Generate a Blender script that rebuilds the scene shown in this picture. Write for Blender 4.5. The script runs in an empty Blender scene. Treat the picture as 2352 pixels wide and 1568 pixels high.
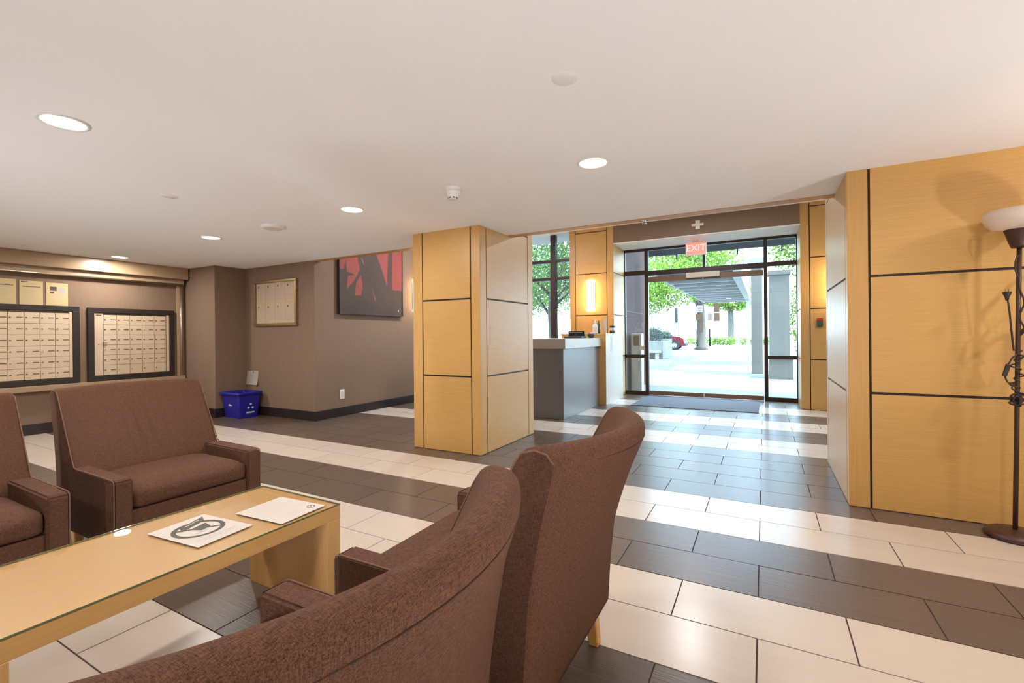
import bpy, bmesh, math, random
from mathutils import Vector, Matrix, noise
random.seed(7)
PI = math.pi
SC = bpy.context.scene
COL = SC.collection
S = 0.33                      # one floor-tile width in metres
H = 2.343                     # lounge ceiling
HL = 3.29                     # lobby ceiling

# ------------------------------------------------------------------ camera
def make_camera():
    f, cy, yaw, roll = 1065.85, 771.4675, -0.4978, -0.0092
    c, s = math.cos(yaw), math.sin(yaw)
    R = Vector((c, -s, 0)); F = Vector((s, c, 0)); D = Vector((0, 0, -1))
    cr, sr = math.cos(roll), math.sin(roll)
    R2 = cr*R - sr*D; D2 = sr*R + cr*D
    cam = bpy.data.cameras.new('camera'); o = bpy.data.objects.new('camera', cam); COL.objects.link(o)
    U = -D2; B = -F
    o.matrix_world = Matrix(((R2.x, U.x, B.x, 0), (R2.y, U.y, B.y, 0), (R2.z, U.z, B.z, 3.6757*S), (0, 0, 0, 1)))
    cam.sensor_fit = 'HORIZONTAL'; cam.sensor_width = 36.0; cam.lens = f/2352*36
    cam.shift_y = (cy-784)/2352
    cam.clip_start = 0.02; cam.clip_end = 400
    SC.camera = o
make_camera()

# ------------------------------------------------------------------ light and exposure
W = bpy.data.worlds.new('sky'); SC.world = W; W.use_nodes = True
bg = W.node_tree.nodes['Background']
bg.inputs['Color'].default_value = (0.55, 0.77, 1.0, 1); bg.inputs['Strength'].default_value = 13.0
vs = SC.view_settings
vs.view_transform = 'Standard'; vs.look = 'None'; vs.gamma = 1.0; vs.use_curve_mapping = False
vs.exposure = 0.30
SC.render.film_transparent = False
try:
    SC.cycles.use_denoising = True
    SC.cycles.max_bounces = 10; SC.cycles.diffuse_bounces = 6; SC.cycles.transparent_max_bounces = 16
    SC.cycles.sample_clamp_indirect = 6.0
except Exception: pass

TORCH_W = 620.0               # watts of an added torchiere uplight
UP_W = 84.0                 # watts of one added floor uplighter
DOWN_W = 13.0                 # watts of one recessed downlight
def lamp(name, kind, loc, rot, energy, color=(1, 1, 1), parent=None, **kw):
    l = bpy.data.lights.new(name, kind); l.energy = energy; l.color = color
    for k, v in kw.items(): setattr(l, k, v)
    o = bpy.data.objects.new(name, l); COL.objects.link(o); o.location = loc; o.rotation_euler = rot
    if parent: o.parent = parent
    return o
sun = lamp('sun', 'SUN', (0, 0, 20), (math.radians(-38), math.radians(-14), 0), 8.0, (1.0, 0.95, 0.86), angle=0.02)
sun.rotation_euler = Vector((-0.62, 0.10, -0.78)).to_track_quat('-Z', 'Y').to_euler()
for n, loc, sx, sy in (('door_portal', (-1.0, 9.62, 1.5), 3.0, 2.9), ('window_portal', (-4.55, 9.05, 1.7), 2.3, 3.1), ('side_portal', (2.83, 9.05, 1.7), 2.5, 3.1)):
    p = lamp(n, 'AREA', loc, (-PI/2, 0, 0), 1.0, shape='RECTANGLE', size=sx, size_y=sy)
    p.data.cycles.is_portal = True

# ------------------------------------------------------------------ materials
MT = {}
def lin(h):
    v = [int(h[i:i+2], 16)/255 for i in (0, 2, 4)]
    return tuple(((c+0.055)/1.055)**2.4 if c > 0.04045 else c/12.92 for c in v) + (1,)
def C4(c): return lin(c) if isinstance(c, str) else (tuple(c)+(1,) if len(c) == 3 else c)
def mat(name, col, rough=0.6, metal=0.0, spec=0.5, col2=None, scale=(8, 8, 8), amount=0.5, bump=0.0, emit=None, estr=0.0, rand=0.0, detail=4.0, sharp=None, trans=0.0):
    """principled surface with an optional stretched-noise second colour, in world space"""
    m = bpy.data.materials.new(name); m.use_nodes = True; nt = m.node_tree; N = nt.nodes; L = nt.links
    b = N['Principled BSDF']
    b.inputs['Roughness'].default_value = rough; b.inputs['Metallic'].default_value = metal
    b.inputs['Specular IOR Level'].default_value = spec
    b.inputs['Base Color'].default_value = C4(col)
    if col2 is not None or bump:
        g = N.new('ShaderNodeNewGeometry'); mp = N.new('ShaderNodeMapping'); mp.inputs['Scale'].default_value = scale
        nz = N.new('ShaderNodeTexNoise'); nz.inputs['Scale'].default_value = 1.0; nz.inputs['Detail'].default_value = detail
        L.new(g.outputs['Position'], mp.inputs['Vector']); L.new(mp.outputs[0], nz.inputs['Vector'])
        if rand:
            oi = N.new('ShaderNodeObjectInfo'); ad = N.new('ShaderNodeVectorMath'); ad.operation = 'ADD'
            ml = N.new('ShaderNodeMath'); ml.operation = 'MULTIPLY'; ml.inputs[1].default_value = 37.0
            L.new(oi.outputs['Random'], ml.inputs[0]); L.new(mp.outputs[0], ad.inputs[0]); L.new(ml.outputs[0], ad.inputs[1]); L.new(ad.outputs[0], nz.inputs['Vector'])
        if col2 is not None:
            r = N.new('ShaderNodeValToRGB'); lo, hi = sharp or (0.5-amount*0.5, 0.5+amount*0.5)
            r.color_ramp.elements[0].position = lo; r.color_ramp.elements[1].position = hi
            r.color_ramp.elements[0].color = C4(col); r.color_ramp.elements[1].color = C4(col2)
            L.new(nz.outputs['Fac'], r.inputs['Fac'])
            out = r.outputs['Color']
            if rand:
                hs = N.new('ShaderNodeHueSaturation'); mr = N.new('ShaderNodeMapRange')
                mr.inputs['To Min'].default_value = 1-rand; mr.inputs['To Max'].default_value = 1+rand
                L.new(oi.outputs['Random'], mr.inputs['Value']); L.new(mr.outputs[0], hs.inputs['Value']); L.new(out, hs.inputs['Color']); out = hs.outputs['Color']
            L.new(out, b.inputs['Base Color'])
        if bump:
            bp = N.new('ShaderNodeBump'); bp.inputs['Strength'].default_value = bump; bp.inputs['Distance'].default_value = 0.004
            L.new(nz.outputs['Fac'], bp.inputs['Height']); L.new(bp.outputs[0], b.inputs['Normal'])
    if emit is not None:
        b.inputs['Emission Color'].default_value = C4(emit); b.inputs['Emission Strength'].default_value = estr
    MT[name] = m
    return m
def fabric(name, dark, light, rough=0.95, lo=0.36, hi=0.71):
    """woven upholstery: threads running three ways, with paler flecks"""
    m = bpy.data.materials.new(name); m.use_nodes = True; nt = m.node_tree; N = nt.nodes; L = nt.links
    b = N['Principled BSDF']; b.inputs['Roughness'].default_value = rough; b.inputs['Specular IOR Level'].default_value = 0.2
    tc = N.new('ShaderNodeTexCoord'); prev = None
    for sc in ((55, 800, 800), (800, 55, 800), (800, 800, 55)):
        mp = N.new('ShaderNodeMapping'); mp.inputs['Scale'].default_value = sc
        nz = N.new('ShaderNodeTexNoise'); nz.inputs['Scale'].default_value = 1.0; nz.inputs['Detail'].default_value = 1.5
        L.new(tc.outputs['Object'], mp.inputs['Vector']); L.new(mp.outputs[0], nz.inputs['Vector'])
        a = N.new('ShaderNodeMath'); a.operation = 'MULTIPLY_ADD'; a.inputs[1].default_value = 1/3; L.new(nz.outputs['Fac'], a.inputs[0])
        if prev is None: a.inputs[2].default_value = 0.0
        else: L.new(prev.outputs[0], a.inputs[2])
        prev = a
    r = N.new('ShaderNodeValToRGB'); r.color_ramp.elements[0].position = lo; r.color_ramp.elements[1].position = hi
    r.color_ramp.elements[0].color = C4(dark); r.color_ramp.elements[1].color = C4(light)
    L.new(prev.outputs[0], r.inputs['Fac']); L.new(r.outputs['Color'], b.inputs['Base Color'])
    bp = N.new('ShaderNodeBump'); bp.inputs['Strength'].default_value = 0.35; bp.inputs['Distance'].default_value = 0.002
    L.new(prev.outputs[0], bp.inputs['Height']); L.new(bp.outputs[0], b.inputs['Normal'])
    MT[name] = m
def glass(name, tint=(0.93, 0.97, 0.96), refl=0.07):
    m = bpy.data.materials.new(name); m.use_nodes = True; nt = m.node_tree; N = nt.nodes; L = nt.links
    for n in list(N): N.remove(n)
    o = N.new('ShaderNodeOutputMaterial'); mx = N.new('ShaderNodeMixShader'); t = N.new('ShaderNodeBsdfTransparent'); g = N.new('ShaderNodeBsdfGlossy')
    lw = N.new('ShaderNodeLayerWeight'); pw = N.new('ShaderNodeMath'); pw.operation = 'POWER'; pw.inputs[1].default_value = 4.0
    fr = N.new('ShaderNodeMath'); fr.operation = 'MULTIPLY_ADD'; fr.inputs[1].default_value = 0.7; fr.inputs[2].default_value = refl*0.5
    L.new(lw.outputs['Facing'], pw.inputs[0]); L.new(pw.outputs[0], fr.inputs[0])
    t.inputs['Color'].default_value = C4(tint); g.inputs['Roughness'].default_value = 0.01
    L.new(fr.outputs[0], mx.inputs[0]); L.new(t.outputs[0], mx.inputs[1]); L.new(g.outputs[0], mx.inputs[2]); L.new(mx.outputs[0], o.inputs[0])
    MT[name] = m
def leafmat(name, c1, c2):
    m = bpy.data.materials.new(name); m.use_nodes = True; nt = m.node_tree; N = nt.nodes; L = nt.links
    for n in list(N): N.remove(n)
    o = N.new('ShaderNodeOutputMaterial'); mx = N.new('ShaderNodeMixShader'); d = N.new('ShaderNodeBsdfDiffuse'); t = N.new('ShaderNodeBsdfTranslucent')
    g = N.new('ShaderNodeNewGeometry'); nz = N.new('ShaderNodeTexNoise'); nz.inputs['Scale'].default_value = 1.7
    r = N.new('ShaderNodeValToRGB'); r.color_ramp.elements[0].position = 0.35; r.color_ramp.elements[1].position = 0.65
    r.color_ramp.elements[0].color = C4(c1); r.color_ramp.elements[1].color = C4(c2)
    L.new(g.outputs['Position'], nz.inputs['Vector']); L.new(nz.outputs['Fac'], r.inputs['Fac'])
    L.new(r.outputs[0], d.inputs['Color']); L.new(r.outputs[0], t.inputs['Color']); mx.inputs[0].default_value = 0.45
    L.new(d.outputs[0], mx.inputs[1]); L.new(t.outputs[0], mx.inputs[2]); L.new(mx.outputs[0], o.inputs[0]); MT[name] = m

mat('ceiling_paint', (0.88, 0.87, 0.86), 0.9, spec=0.2)
mat('white_paint', (0.80, 0.79, 0.78), 0.7, spec=0.3)
mat('wallcovering', (0.195, 0.130, 0.088), 0.8, spec=0.25, col2=(0.258, 0.180, 0.127), scale=(260, 260, 5), amount=0.7, bump=0.25)
mat('panel_veneer', (0.51, 0.285, 0.082), 0.38, spec=0.45, col2=(0.63, 0.385, 0.130), scale=(5, 5, 330), amount=0.7, rand=0.04)
mat('stile_veneer', (0.51, 0.28, 0.082), 0.38, spec=0.45, col2=(0.60, 0.36, 0.125), scale=(170, 170, 3), amount=0.7, rand=0.03)
mat('groove', (0.030, 0.014, 0.008), 0.6)
mat('table_veneer', (0.56, 0.315, 0.105), 0.38, col2=(0.64, 0.385, 0.145), scale=(150, 6, 150), amount=0.7, bump=0.03)
mat('leg_veneer', (0.56, 0.315, 0.105), 0.38, col2=(0.64, 0.385, 0.145), scale=(120, 120, 5), amount=0.7, bump=0.03)
mat('trim_wood', (0.44, 0.22, 0.075), 0.5, col2=(0.52, 0.29, 0.11), scale=(4, 200, 200), amount=0.7)
mat('baseboard', (0.020, 0.014, 0.013), 0.45)
mat('grout', (0.062, 0.040, 0.030), 0.9)
mat('tile_light', (0.52, 0.445, 0.375), 0.25, spec=0.4, col2=(0.57, 0.495, 0.425), scale=(1.5, 10, 10), amount=0.8, rand=0.03)
mat('tile_dark', (0.088, 0.060, 0.045), 0.28, spec=0.24, col2=(0.135, 0.099, 0.078), scale=(3, 190, 190), amount=0.7, bump=0.18, rand=0.08)
fabric('brown_weave', (0.033, 0.0130, 0.0080), (0.185, 0.088, 0.050))
fabric('seam_cord', (0.022, 0.009, 0.006), (0.09, 0.045, 0.028))
fabric('piping_cord', (0.10, 0.050, 0.034), (0.25, 0.14, 0.095))
mat('leg_wood', (0.56, 0.27, 0.08), 0.4, col2=(0.64, 0.34, 0.12), scale=(80, 80, 6), amount=0.6)
glass('clear_glass')
glass('table_glass', (0.992, 0.995, 0.988))
mat('glass_edge', (0.14, 0.15, 0.07), 0.10, spec=0.7)
mat('paper', (0.56, 0.505, 0.465), 0.8, spec=0.2)
mat('paper_bright', (0.80, 0.71, 0.62), 0.8, spec=0.2)
mat('paper_tan', (0.60, 0.47, 0.36), 0.8, spec=0.2)
mat('paper_cream', (0.60, 0.47, 0.26), 0.8, spec=0.2)
mat('ink', (0.10, 0.095, 0.08), 0.8, spec=0.2)
mat('ink_pale', (0.45, 0.42, 0.40), 0.8, spec=0.2)
mat('bronze_frame', (0.040, 0.026, 0.020), 0.4, metal=0.3)
mat('dark_frame', (0.022, 0.014, 0.012), 0.45)
mat('brass', (0.33, 0.24, 0.12), 0.35, metal=0.7)
mat('satin_metal', (0.50, 0.42, 0.33), 0.28, metal=0.85)
mat('mailbox_metal', (0.70, 0.565, 0.415), 0.35, metal=0.25)
mat('lock_dark', (0.16, 0.12, 0.09), 0.4, metal=0.5)
mat('recycle_blue', (0.018, 0.016, 0.30), 0.35)
mat('white_plastic', (0.80, 0.78, 0.75), 0.4)
mat('cream_plastic', (0.72, 0.64, 0.55), 0.45)
mat('grey_plastic', (0.07, 0.065, 0.07), 0.5)
mat('screen_dark', (0.02, 0.02, 0.025), 0.2)
mat('laminate_grey', (0.185, 0.165, 0.155), 0.32, spec=0.5)
mat('beige_stone', (0.45, 0.395, 0.335), 0.35)
mat('daylit_beige', (0.50, 0.43, 0.36), 0.4)  # cabinet side colour with the daylight painted in
mat('door_mat_grey', (0.075, 0.085, 0.105), 0.95, col2=(0.12, 0.13, 0.155), scale=(60, 60, 60), amount=0.6, bump=0.5)
mat('canvas_red', (0.265, 0.050, 0.040), 0.75, col2=(0.23, 0.045, 0.038), scale=(2, 2, 2))
mat('canvas_dark', (0.044, 0.027, 0.022), 0.75, col2=(0.070, 0.043, 0.029), scale=(2, 2, 3))
mat('canvas_mauve', (0.22, 0.075, 0.065), 0.75)
mat('lamp_bronze', (0.055, 0.024, 0.016), 0.42, metal=0.2)
mat('cable', (0.025, 0.010, 0.012), 0.5)
mat('opal_glass', (0.72, 0.60, 0.50), 0.3)
mat('door_bronze', (0.21, 0.125, 0.085), 0.4, metal=0.3)
mat('chrome', (0.7, 0.7, 0.72), 0.15, metal=1.0)
mat('red_plastic', (0.45, 0.03, 0.02), 0.4)
mat('green_plastic', (0.04, 0.10, 0.05), 0.4)
mat('exit_red', (0.75, 0.12, 0.10), 0.4, emit=(1.0, 0.22, 0.16), estr=0.9)
mat('exit_letter', (0.9, 0.4, 0.35), 0.4, emit=(1.0, 0.42, 0.36), estr=1.0)
mat('downlight_lens', (1, 1, 1), 0.4, emit=(1.0, 0.93, 0.82), estr=9.0)
mat('sconce_shade', (1, 0.9, 0.75), 0.4, emit=(1.0, 0.70, 0.40), estr=7.0)
mat('concrete', (0.20, 0.192, 0.178), 0.8, col2=(0.235, 0.226, 0.21), scale=(2, 2, 2))
mat('paving', (0.125, 0.13, 0.13), 0.85, col2=(0.19, 0.195, 0.19), scale=(0.6, 3.5, 1), amount=0.5)
mat('asphalt', (0.22, 0.22, 0.22), 0.9)
mat('brown_stone', (0.050, 0.030, 0.028), 0.85, spec=0.1, col2=(0.07, 0.043, 0.040), scale=(1.5, 1.5, 1.5))
mat('steel_blue', (0.030, 0.036, 0.044), 0.7, spec=0.2)
mat('steel_white', (0.40, 0.41, 0.41), 0.7)
mat('bark', (0.06, 0.052, 0.045), 0.9, col2=(0.10, 0.088, 0.075), scale=(12, 12, 2), bump=0.6)
mat('car_red', (0.16, 0.008, 0.014), 0.2)
mat('tyre', (0.03, 0.03, 0.035), 0.8)
mat('wheel_alloy', (0.6, 0.62, 0.65), 0.3, metal=0.7)
leafmat('leaf_green', (0.09, 0.165, 0.022), (0.23, 0.33, 0.075))
leafmat('leaf_deep', (0.08, 0.14, 0.05), (0.20, 0.29, 0.12))
leafmat('leaf_pale', (0.10, 0.14, 0.12), (0.18, 0.21, 0.185))

# ------------------------------------------------------------------ builders
def link(name, me, m, parent=None, loc=(0, 0, 0), rot=None):
    o = bpy.data.objects.new(name, me); COL.objects.link(o)
    if m is not None:
        ms = m if isinstance(m, (list, tuple)) else [m]
        if not me.materials:
            for k in ms: me.materials.append(MT[k])
    o.location = loc
    if rot: o.rotation_euler = rot
    if parent is not None: o.parent = parent
    return o
def mesh(name, bm):
    me = bpy.data.meshes.new(name); bm.normal_update(); bm.to_mesh(me); bm.free(); return me
def tag(o, label, cat, group=None, kind=None):
    o['label'] = label; o['category'] = cat
    if group: o['group'] = group
    if kind: o['kind'] = kind
    return o
def struct(o): o['kind'] = 'structure'; return o
def empty(name, loc, rz=0.0):
    o = bpy.data.objects.new(name, None); COL.objects.link(o); o.location = loc; o.rotation_euler = (0, 0, rz); o.empty_display_size = 0.1
    return o
def box_bm(sx, sy, sz, bev=0.0, seg=2):
    bm = bmesh.new(); bmesh.ops.create_cube(bm, size=1.0); bmesh.ops.scale(bm, vec=(sx, sy, sz), verts=bm.verts)
    if bev: bmesh.ops.bevel(bm, geom=list(bm.edges), offset=bev, segments=seg, affect='EDGES', profile=0.5)
    return bm
def box(name, x0, x1, y0, y1, z0, z1, m, parent=None, bev=0.0, seg=2):
    """axis-aligned box given in world metres (or in the parent's unrotated frame offset)"""
    me = mesh(name, box_bm(x1-x0, y1-y0, z1-z0, bev, seg))
    loc = Vector(((x0+x1)/2, (y0+y1)/2, (z0+z1)/2))
    if parent is not None: loc -= parent.location if parent.rotation_euler.z == 0 else Vector()
    return link(name, me, m, parent, loc)
def lathe_bm(prof, n=32, smooth=True):
    """revolve (r, z) points about z"""
    bm = bmesh.new(); rings = []
    for r, z in prof:
        rings.append([bm.verts.new((r*math.cos(2*PI*i/n), r*math.sin(2*PI*i/n), z)) for i in range(n)] if r > 1e-6 else [bm.verts.new((0, 0, z))])
    for a, b in zip(rings, rings[1:]):
        for i in range(n):
            j = (i+1) % n
            if len(a) == 1 and len(b) == 1: continue
            if len(a) == 1: f = bm.faces.new((a[0], b[j], b[i])) if False else bm.faces.new((a[0], b[i], b[j]))
            elif len(b) == 1: f = bm.faces.new((a[i], a[j], b[0]))
            else: f = bm.faces.new((a[i], a[j], b[j], b[i]))
            f.smooth = smooth
    bmesh.ops.recalc_face_normals(bm, faces=bm.faces)
    return bm
def lathe(name, prof, m, parent=None, loc=(0, 0, 0), rot=None, n=32): return link(name, mesh(name, lathe_bm(prof, n)), m, parent, loc, rot)
def tube_bm(pts, r, n=8, bm=None, closed=False):
    bm = bm or bmesh.new(); pts = [Vector(p) for p in pts]; rings = []
    up = None; K = len(pts)
    for i, p in enumerate(pts):
        if closed: t = pts[(i+1) % K]-pts[i-1]
        else: t = pts[min(i+1, K-1)]-pts[max(i-1, 0)]
        t.normalize()
        if up is None: up = Vector((0, 0, 1)) if abs(t.z) < 0.9 else Vector((1, 0, 0))
        a = t.cross(up)
        if a.length < 1e-4: a = t.cross(Vector((0, 1, 0)))
        a.normalize(); b = a.cross(t).normalized(); up = b
        rr = r[i] if isinstance(r, (list, tuple)) else r
        rings.append([bm.verts.new(p+rr*(math.cos(2*PI*k/n)*a+math.sin(2*PI*k/n)*b)) for k in range(n)])
    pr = list(zip(rings, rings[1:])) + ([(rings[-1], rings[0])] if closed else [])
    for A, B in pr:
        for k in range(n):
            f = bm.faces.new((A[k], A[(k+1) % n], B[(k+1) % n], B[k])); f.smooth = True
    if not closed:
        bm.faces.new(rings[0][::-1]); bm.faces.new(rings[-1])
    return bm
def tube(name, pts, r, m, parent=None, n=8, closed=False, loc=(0, 0, 0)):
    bm = tube_bm(pts, r, n, closed=closed); bmesh.ops.recalc_face_normals(bm, faces=bm.faces)
    return link(name, mesh(name, bm), m, parent, loc)
def poly_bm(rects, bm=None):
    """flat polygons: list of 3D point lists"""
    bm = bm or bmesh.new()
    for p in rects: bm.faces.new([bm.verts.new(v) for v in p])
    return bm
def flat(name, polys, m, parent, thick=0.0):
    return link(name, mesh(name, poly_bm(polys)), m, parent)
def prism_bm(pts2, axis, a, b):
    """extrude a 2D outline along x/y/z between a and b; outline gives the other two coordinates in order"""
    bm = bmesh.new()
    def P(u, v, w): return (w, u, v) if axis == 'x' else ((u, w, v) if axis == 'y' else (u, v, w))
    A = [bm.verts.new(P(u, v, a)) for u, v in pts2]; B = [bm.verts.new(P(u, v, b)) for u, v in pts2]
    bm.faces.new(A); bm.faces.new(B[::-1]); n = len(A)
    for i in range(n): bm.faces.new((A[i], B[i], B[(i+1) % n], A[(i+1) % n]))
    bmesh.ops.recalc_face_normals(bm, faces=bm.faces)
    return bm
def copy_tree(o, parent=None):
    c = o.copy(); COL.objects.link(c); c.parent = parent
    for ch in list(o.children): copy_tree(ch, c)
    return c
def text_mesh(s, size, depth=0.002):
    cu = bpy.data.curves.new('t', 'FONT'); cu.body = s; cu.size = size; cu.extrude = depth; cu.align_x = 'CENTER'; cu.align_y = 'CENTER'
    o = bpy.data.objects.new('t', cu); COL.objects.link(o); dg = bpy.context.evaluated_depsgraph_get()
    me = bpy.data.meshes.new_from_object(o.evaluated_get(dg)); bpy.data.objects.remove(o); bpy.data.curves.remove(cu)
    me.materials.clear(); return me

# ================================================================== THE SETTING
TX, TY = -0.1031*S, 11.3183*S
LIGHT_ROWS = {0, 1, 4, 5, 8, 9, 12, 13, -6, -7, -10, -11, -14, -15, 16, 17}
floor = struct(box('floor', -8.7, 4.3, -3.2, 9.62, -0.15, -0.004, 'grout'))
def solid_at(x, y):           # places where no tile is laid
    if x < -8.30 or x > 4.05 or y < -3.05 or y > 9.56: return True
    if y > 4.62 and x < -5.80: return True
    if y > 4.12 and x < -7.46: return True
    if -3.35 < x < -2.58 and 4.03 < y < 5.15: return True
    if x > 0.56 and 4.03 < y < 5.20: return True
    if y > 8.75 and (x < -2.56 or x > 0.56): return True
    return False
def lay_tiles():
    g = 0.0030
    meshes = {}
    for k in ('tile_light', 'tile_dark'):
        bm = box_bm(2*S-2*g, S-2*g, 0.010)
        me = mesh('tile', bm); me.materials.append(MT[k]); meshes[k] = me
    cam = SC.camera; inv = cam.matrix_world.inverted(); tiles = []
    for r in range(-18, 21):
        y = TY-(r+0.5)*S
        par = (r+1) % 2
        for u in range(-30, 16):
            if u % 2 != par: continue
            x = TX+(u+1)*S
            if all(solid_at(x+dx, y+dy) for dx in (-0.3, 0, 0.3) for dy in (-0.14, 0.14)): continue
            q = inv @ Vector((x, y, 0))
            vis = False; size = 0
            if q.z < -0.3:
                px = 1176+1065.85*q.x/-q.z; py = 771-1065.85*q.y/-q.z
                vis = -250 < px < 2600 and py < 1750
                size = 1/(q.z*q.z)/abs(q.z)
                if 40 < px < 1150 and py > 1330: size *= 0.3
            tiles.append((size if vis else -1, x, y, 'tile_light' if r in LIGHT_ROWS else 'tile_dark'))
    tiles.sort(reverse=True)
    for s, x, y, k in tiles[:300]:
        o = bpy.data.objects.new('tile', meshes[k]); COL.objects.link(o); o.parent = floor
        o.location = Vector((x, y, -0.005+random.uniform(-0.0003, 0.0003)))-floor.location
    bm = bmesh.new()
    for s, x, y, k in tiles[300:]:
        r = bmesh.ops.create_cube(bm, size=1.0)['verts']
        bmesh.ops.scale(bm, vec=(2*S-2*g, S-2*g, 0.010), verts=r); bmesh.ops.translate(bm, vec=(x, y, -0.005), verts=r)
        mi = 0 if k == 'tile_light' else 1
        for f in {f for v in r for f in v.link_faces}: f.material_index = mi
    o = link('tile_field', mesh('tile_field', bm), ['tile_light', 'tile_dark'], floor, -floor.location); o['kind'] = 'stuff'
lay_tiles()

ceiling = struct(box('ceiling', -8.7, 4.3, -3.2, 4.57, H, H+0.16, 'ceiling_paint'))
struct(box('ceiling_lobby', -5.95, 4.3, 4.57, 9.62, HL, HL+0.16, 'ceiling_paint'))
t = struct(box('trim_1', -5.754, 4.2, 4.571, 4.675, H-0.006, H+0.02, 'trim_wood'))
struct(box('wall_bulkhead', -5.754, 4.2, 4.575, 4.675, H+0.02, HL, 'white_paint'))
struct(box('wall_left', -8.7, -8.28, -3.2, 4.09, 0, H, 'wallcovering'))
struct(box('wall_jog', -8.7, -7.42, 4.09, 4.62, 0, H, 'wallcovering'))
struct(box('wall_notice', -8.7, -5.754, 4.57, 9.3, 0, HL, 'wallcovering'))
struct(box('wall_back', -8.7, 4.3, -3.2, -3.05, 0, H, 'wallcovering'))
struct(box('wall_right_end', 4.1, 4.3, -3.05, 3.99, 0, H, 'panel_veneer'))
struct(box('wall_lobby_end', 4.1, 4.3, 5.25, 9.4, 0, HL, 'wallcovering'))
bw = 0.018
for n, a in (('baseboard_left', (-8.28, -8.28+bw, -3.0, 4.07)), ('baseboard_jog', (-8.26, -7.40, 4.07, 4.09)), ('baseboard_bin', (-7.42, -7.402, 4.09, 4.57)),
             ('baseboard_notice', (-7.40, -5.736, 4.552, 4.57)), ('baseboard_painting', (-5.754, -5.736, 4.57, 8.9))):
    struct(box(n, a[0], a[1], a[2], a[3], 0.0, 0.137, 'baseboard', bev=0.003))

SEAMS = (0.797, 1.602, 2.415, 3.225)
def panelled(root, face, at, a0, a1, z1, st0, st1, gap=0.014, proud=0.012, top_gap=False):
    """wood panels on a face: stiles at both ends, stacked panels between dark grooves.
    face 'y-' : plane y=at seen from smaller y, a = x ; 'x-' plane x=at seen from smaller x ; 'x+' seen from larger x (a = y)"""
    def put(nm, u0, u1, z0, z2, m):
        if face == 'y-': return box(nm, u0, u1, at-proud, at+0.004, z0, z2, m, root, bev=0.0015, seg=1)
        if face == 'x-': return box(nm, at-proud, at+0.004, u0, u1, z0, z2, m, root, bev=0.0015, seg=1)
        return box(nm, at-0.004, at+proud, u0, u1, z0, z2, m, root, bev=0.0015, seg=1)
    i0, i1 = a0, a1
    if st0: put('stile', a0, a0+st0, 0.004, z1, 'stile_veneer'); i0 = a0+st0+gap
    if st1: put('stile', a1-st1, a1, 0.004, z1, 'stile_veneer'); i1 = a1-st1-gap
    zs = [0.004]+[s for s in SEAMS if s < z1-0.02]+[z1]
    for k in range(len(zs)-1):
        lo = zs[k]+(gap*0.6 if k else 0); hi = zs[k+1]-(gap*0.6 if k < len(zs)-2 else 0)
        put('panel', i0, i1, lo, hi, 'panel_veneer')

# free-standing pillar between lounge and lobby
pil = struct(box('wall_pillar', -3.388, -2.542, 3.992, 5.188, 0, HL, 'groove'))
panelled(pil, 'y-', 3.992, -3.400, -2.530, HL, 0.125, 0.105)
panelled(pil, 'x+', -2.542, 3.9965, 5.200, HL, 0.105, 0.125)
panelled(pil, 'x-', -3.388, 3.9965, 5.200, HL, 0.105, 0.125)
# right wall block
rw = struct(box('wall_right', 0.528, 4.3, 3.998, 5.25, 0, HL, 'groove'))
panelled(rw, 'y-', 3.998, 0.516, 2.30, H, 0.118, 0)
panelled(rw, 'y-', 3.998, 2.312, 4.10, H, 0, 0)
panelled(rw, 'x-', 0.528, 4.0025, 5.262, HL, 0.070, 0.085)
# lobby front: panelled columns either side of the recessed entrance
cl = struct(box('wall_reception_column', -3.394, -2.532, 8.722, 9.62, 0, HL, 'groove'))
panelled(cl, 'y-', 8.722, -3.406, -2.520, HL, 0.112, 0.120)
panelled(cl, 'x+', -2.532, 8.7265, 9.50, HL, 0.0, 0.0)
crr = struct(box('wall_entry_right', 0.527, 1.55, 8.722, 9.62, 0, HL, 'groove'))
panelled(crr, 'y-', 8.722, 0.515, 1.56, HL, 0.118, 0.118)
panelled(crr, 'x-', 0.527, 8.7265, 9.50, 2.95, 0, 0)
struct(box('wall_entry_head', -2.53, 0.525, 8.712, 9.62, 2.965, HL, 'wallcovering'))
struct(box('trim_2', -2.528, 0.523, 8.714, 9.50, 2.950, 2.965, 'white_paint'))
# unseen upper storeys, put in to keep sun off the interior and forecourt
struct(box('wall_upper_storeys', -14.0, 10.0, -10.0, 9.7, HL+0.20, 15.0, 'concrete'))
struct(box('wall_outer_left', -14.0, -8.72, 8.9, 9.3, -0.1, HL+0.2, 'concrete'))
struct(box('wall_outer_right', 4.32, 10.0, 9.3, 9.6, -0.1, HL+0.2, 'concrete'))

# ---------------------------------------------------------------- reception window
def window_left():
    w = struct(box('window_1', -5.75, -3.41, 8.90, 9.00, 0.0, 0.30, 'bronze_frame'))
    def bar(x0, x1, z0, z1): box('mullion', x0, x1, 8.86, 8.97, z0, z1, 'bronze_frame', w, bev=0.004)
    for x in (-5.69, -4.76, -3.837): bar(x-0.055, x+0.055, 0.30, HL)
    bar(-3.45, -3.41, 0.30, HL)
    for z0, z1 in ((2.723, 2.785), (2.359, 2.42), (0.30, 0.36)):
        for x0, x1 in ((-5.635, -4.815), (-4.705, -3.892), (-3.782, -3.45)): bar(x0, x1, z0, z1)
    zz = (0.36, 2.359, 2.42, 2.723, 2.785, HL)
    for k in (0, 2, 4):
        for x0, x1 in ((-5.635, -4.815), (-4.705, -3.892), (-3.782, -3.45)):
            box('pane', x0, x1, 8.912, 8.918, zz[k], zz[k+1], 'clear_glass', w)
window_left()

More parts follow.
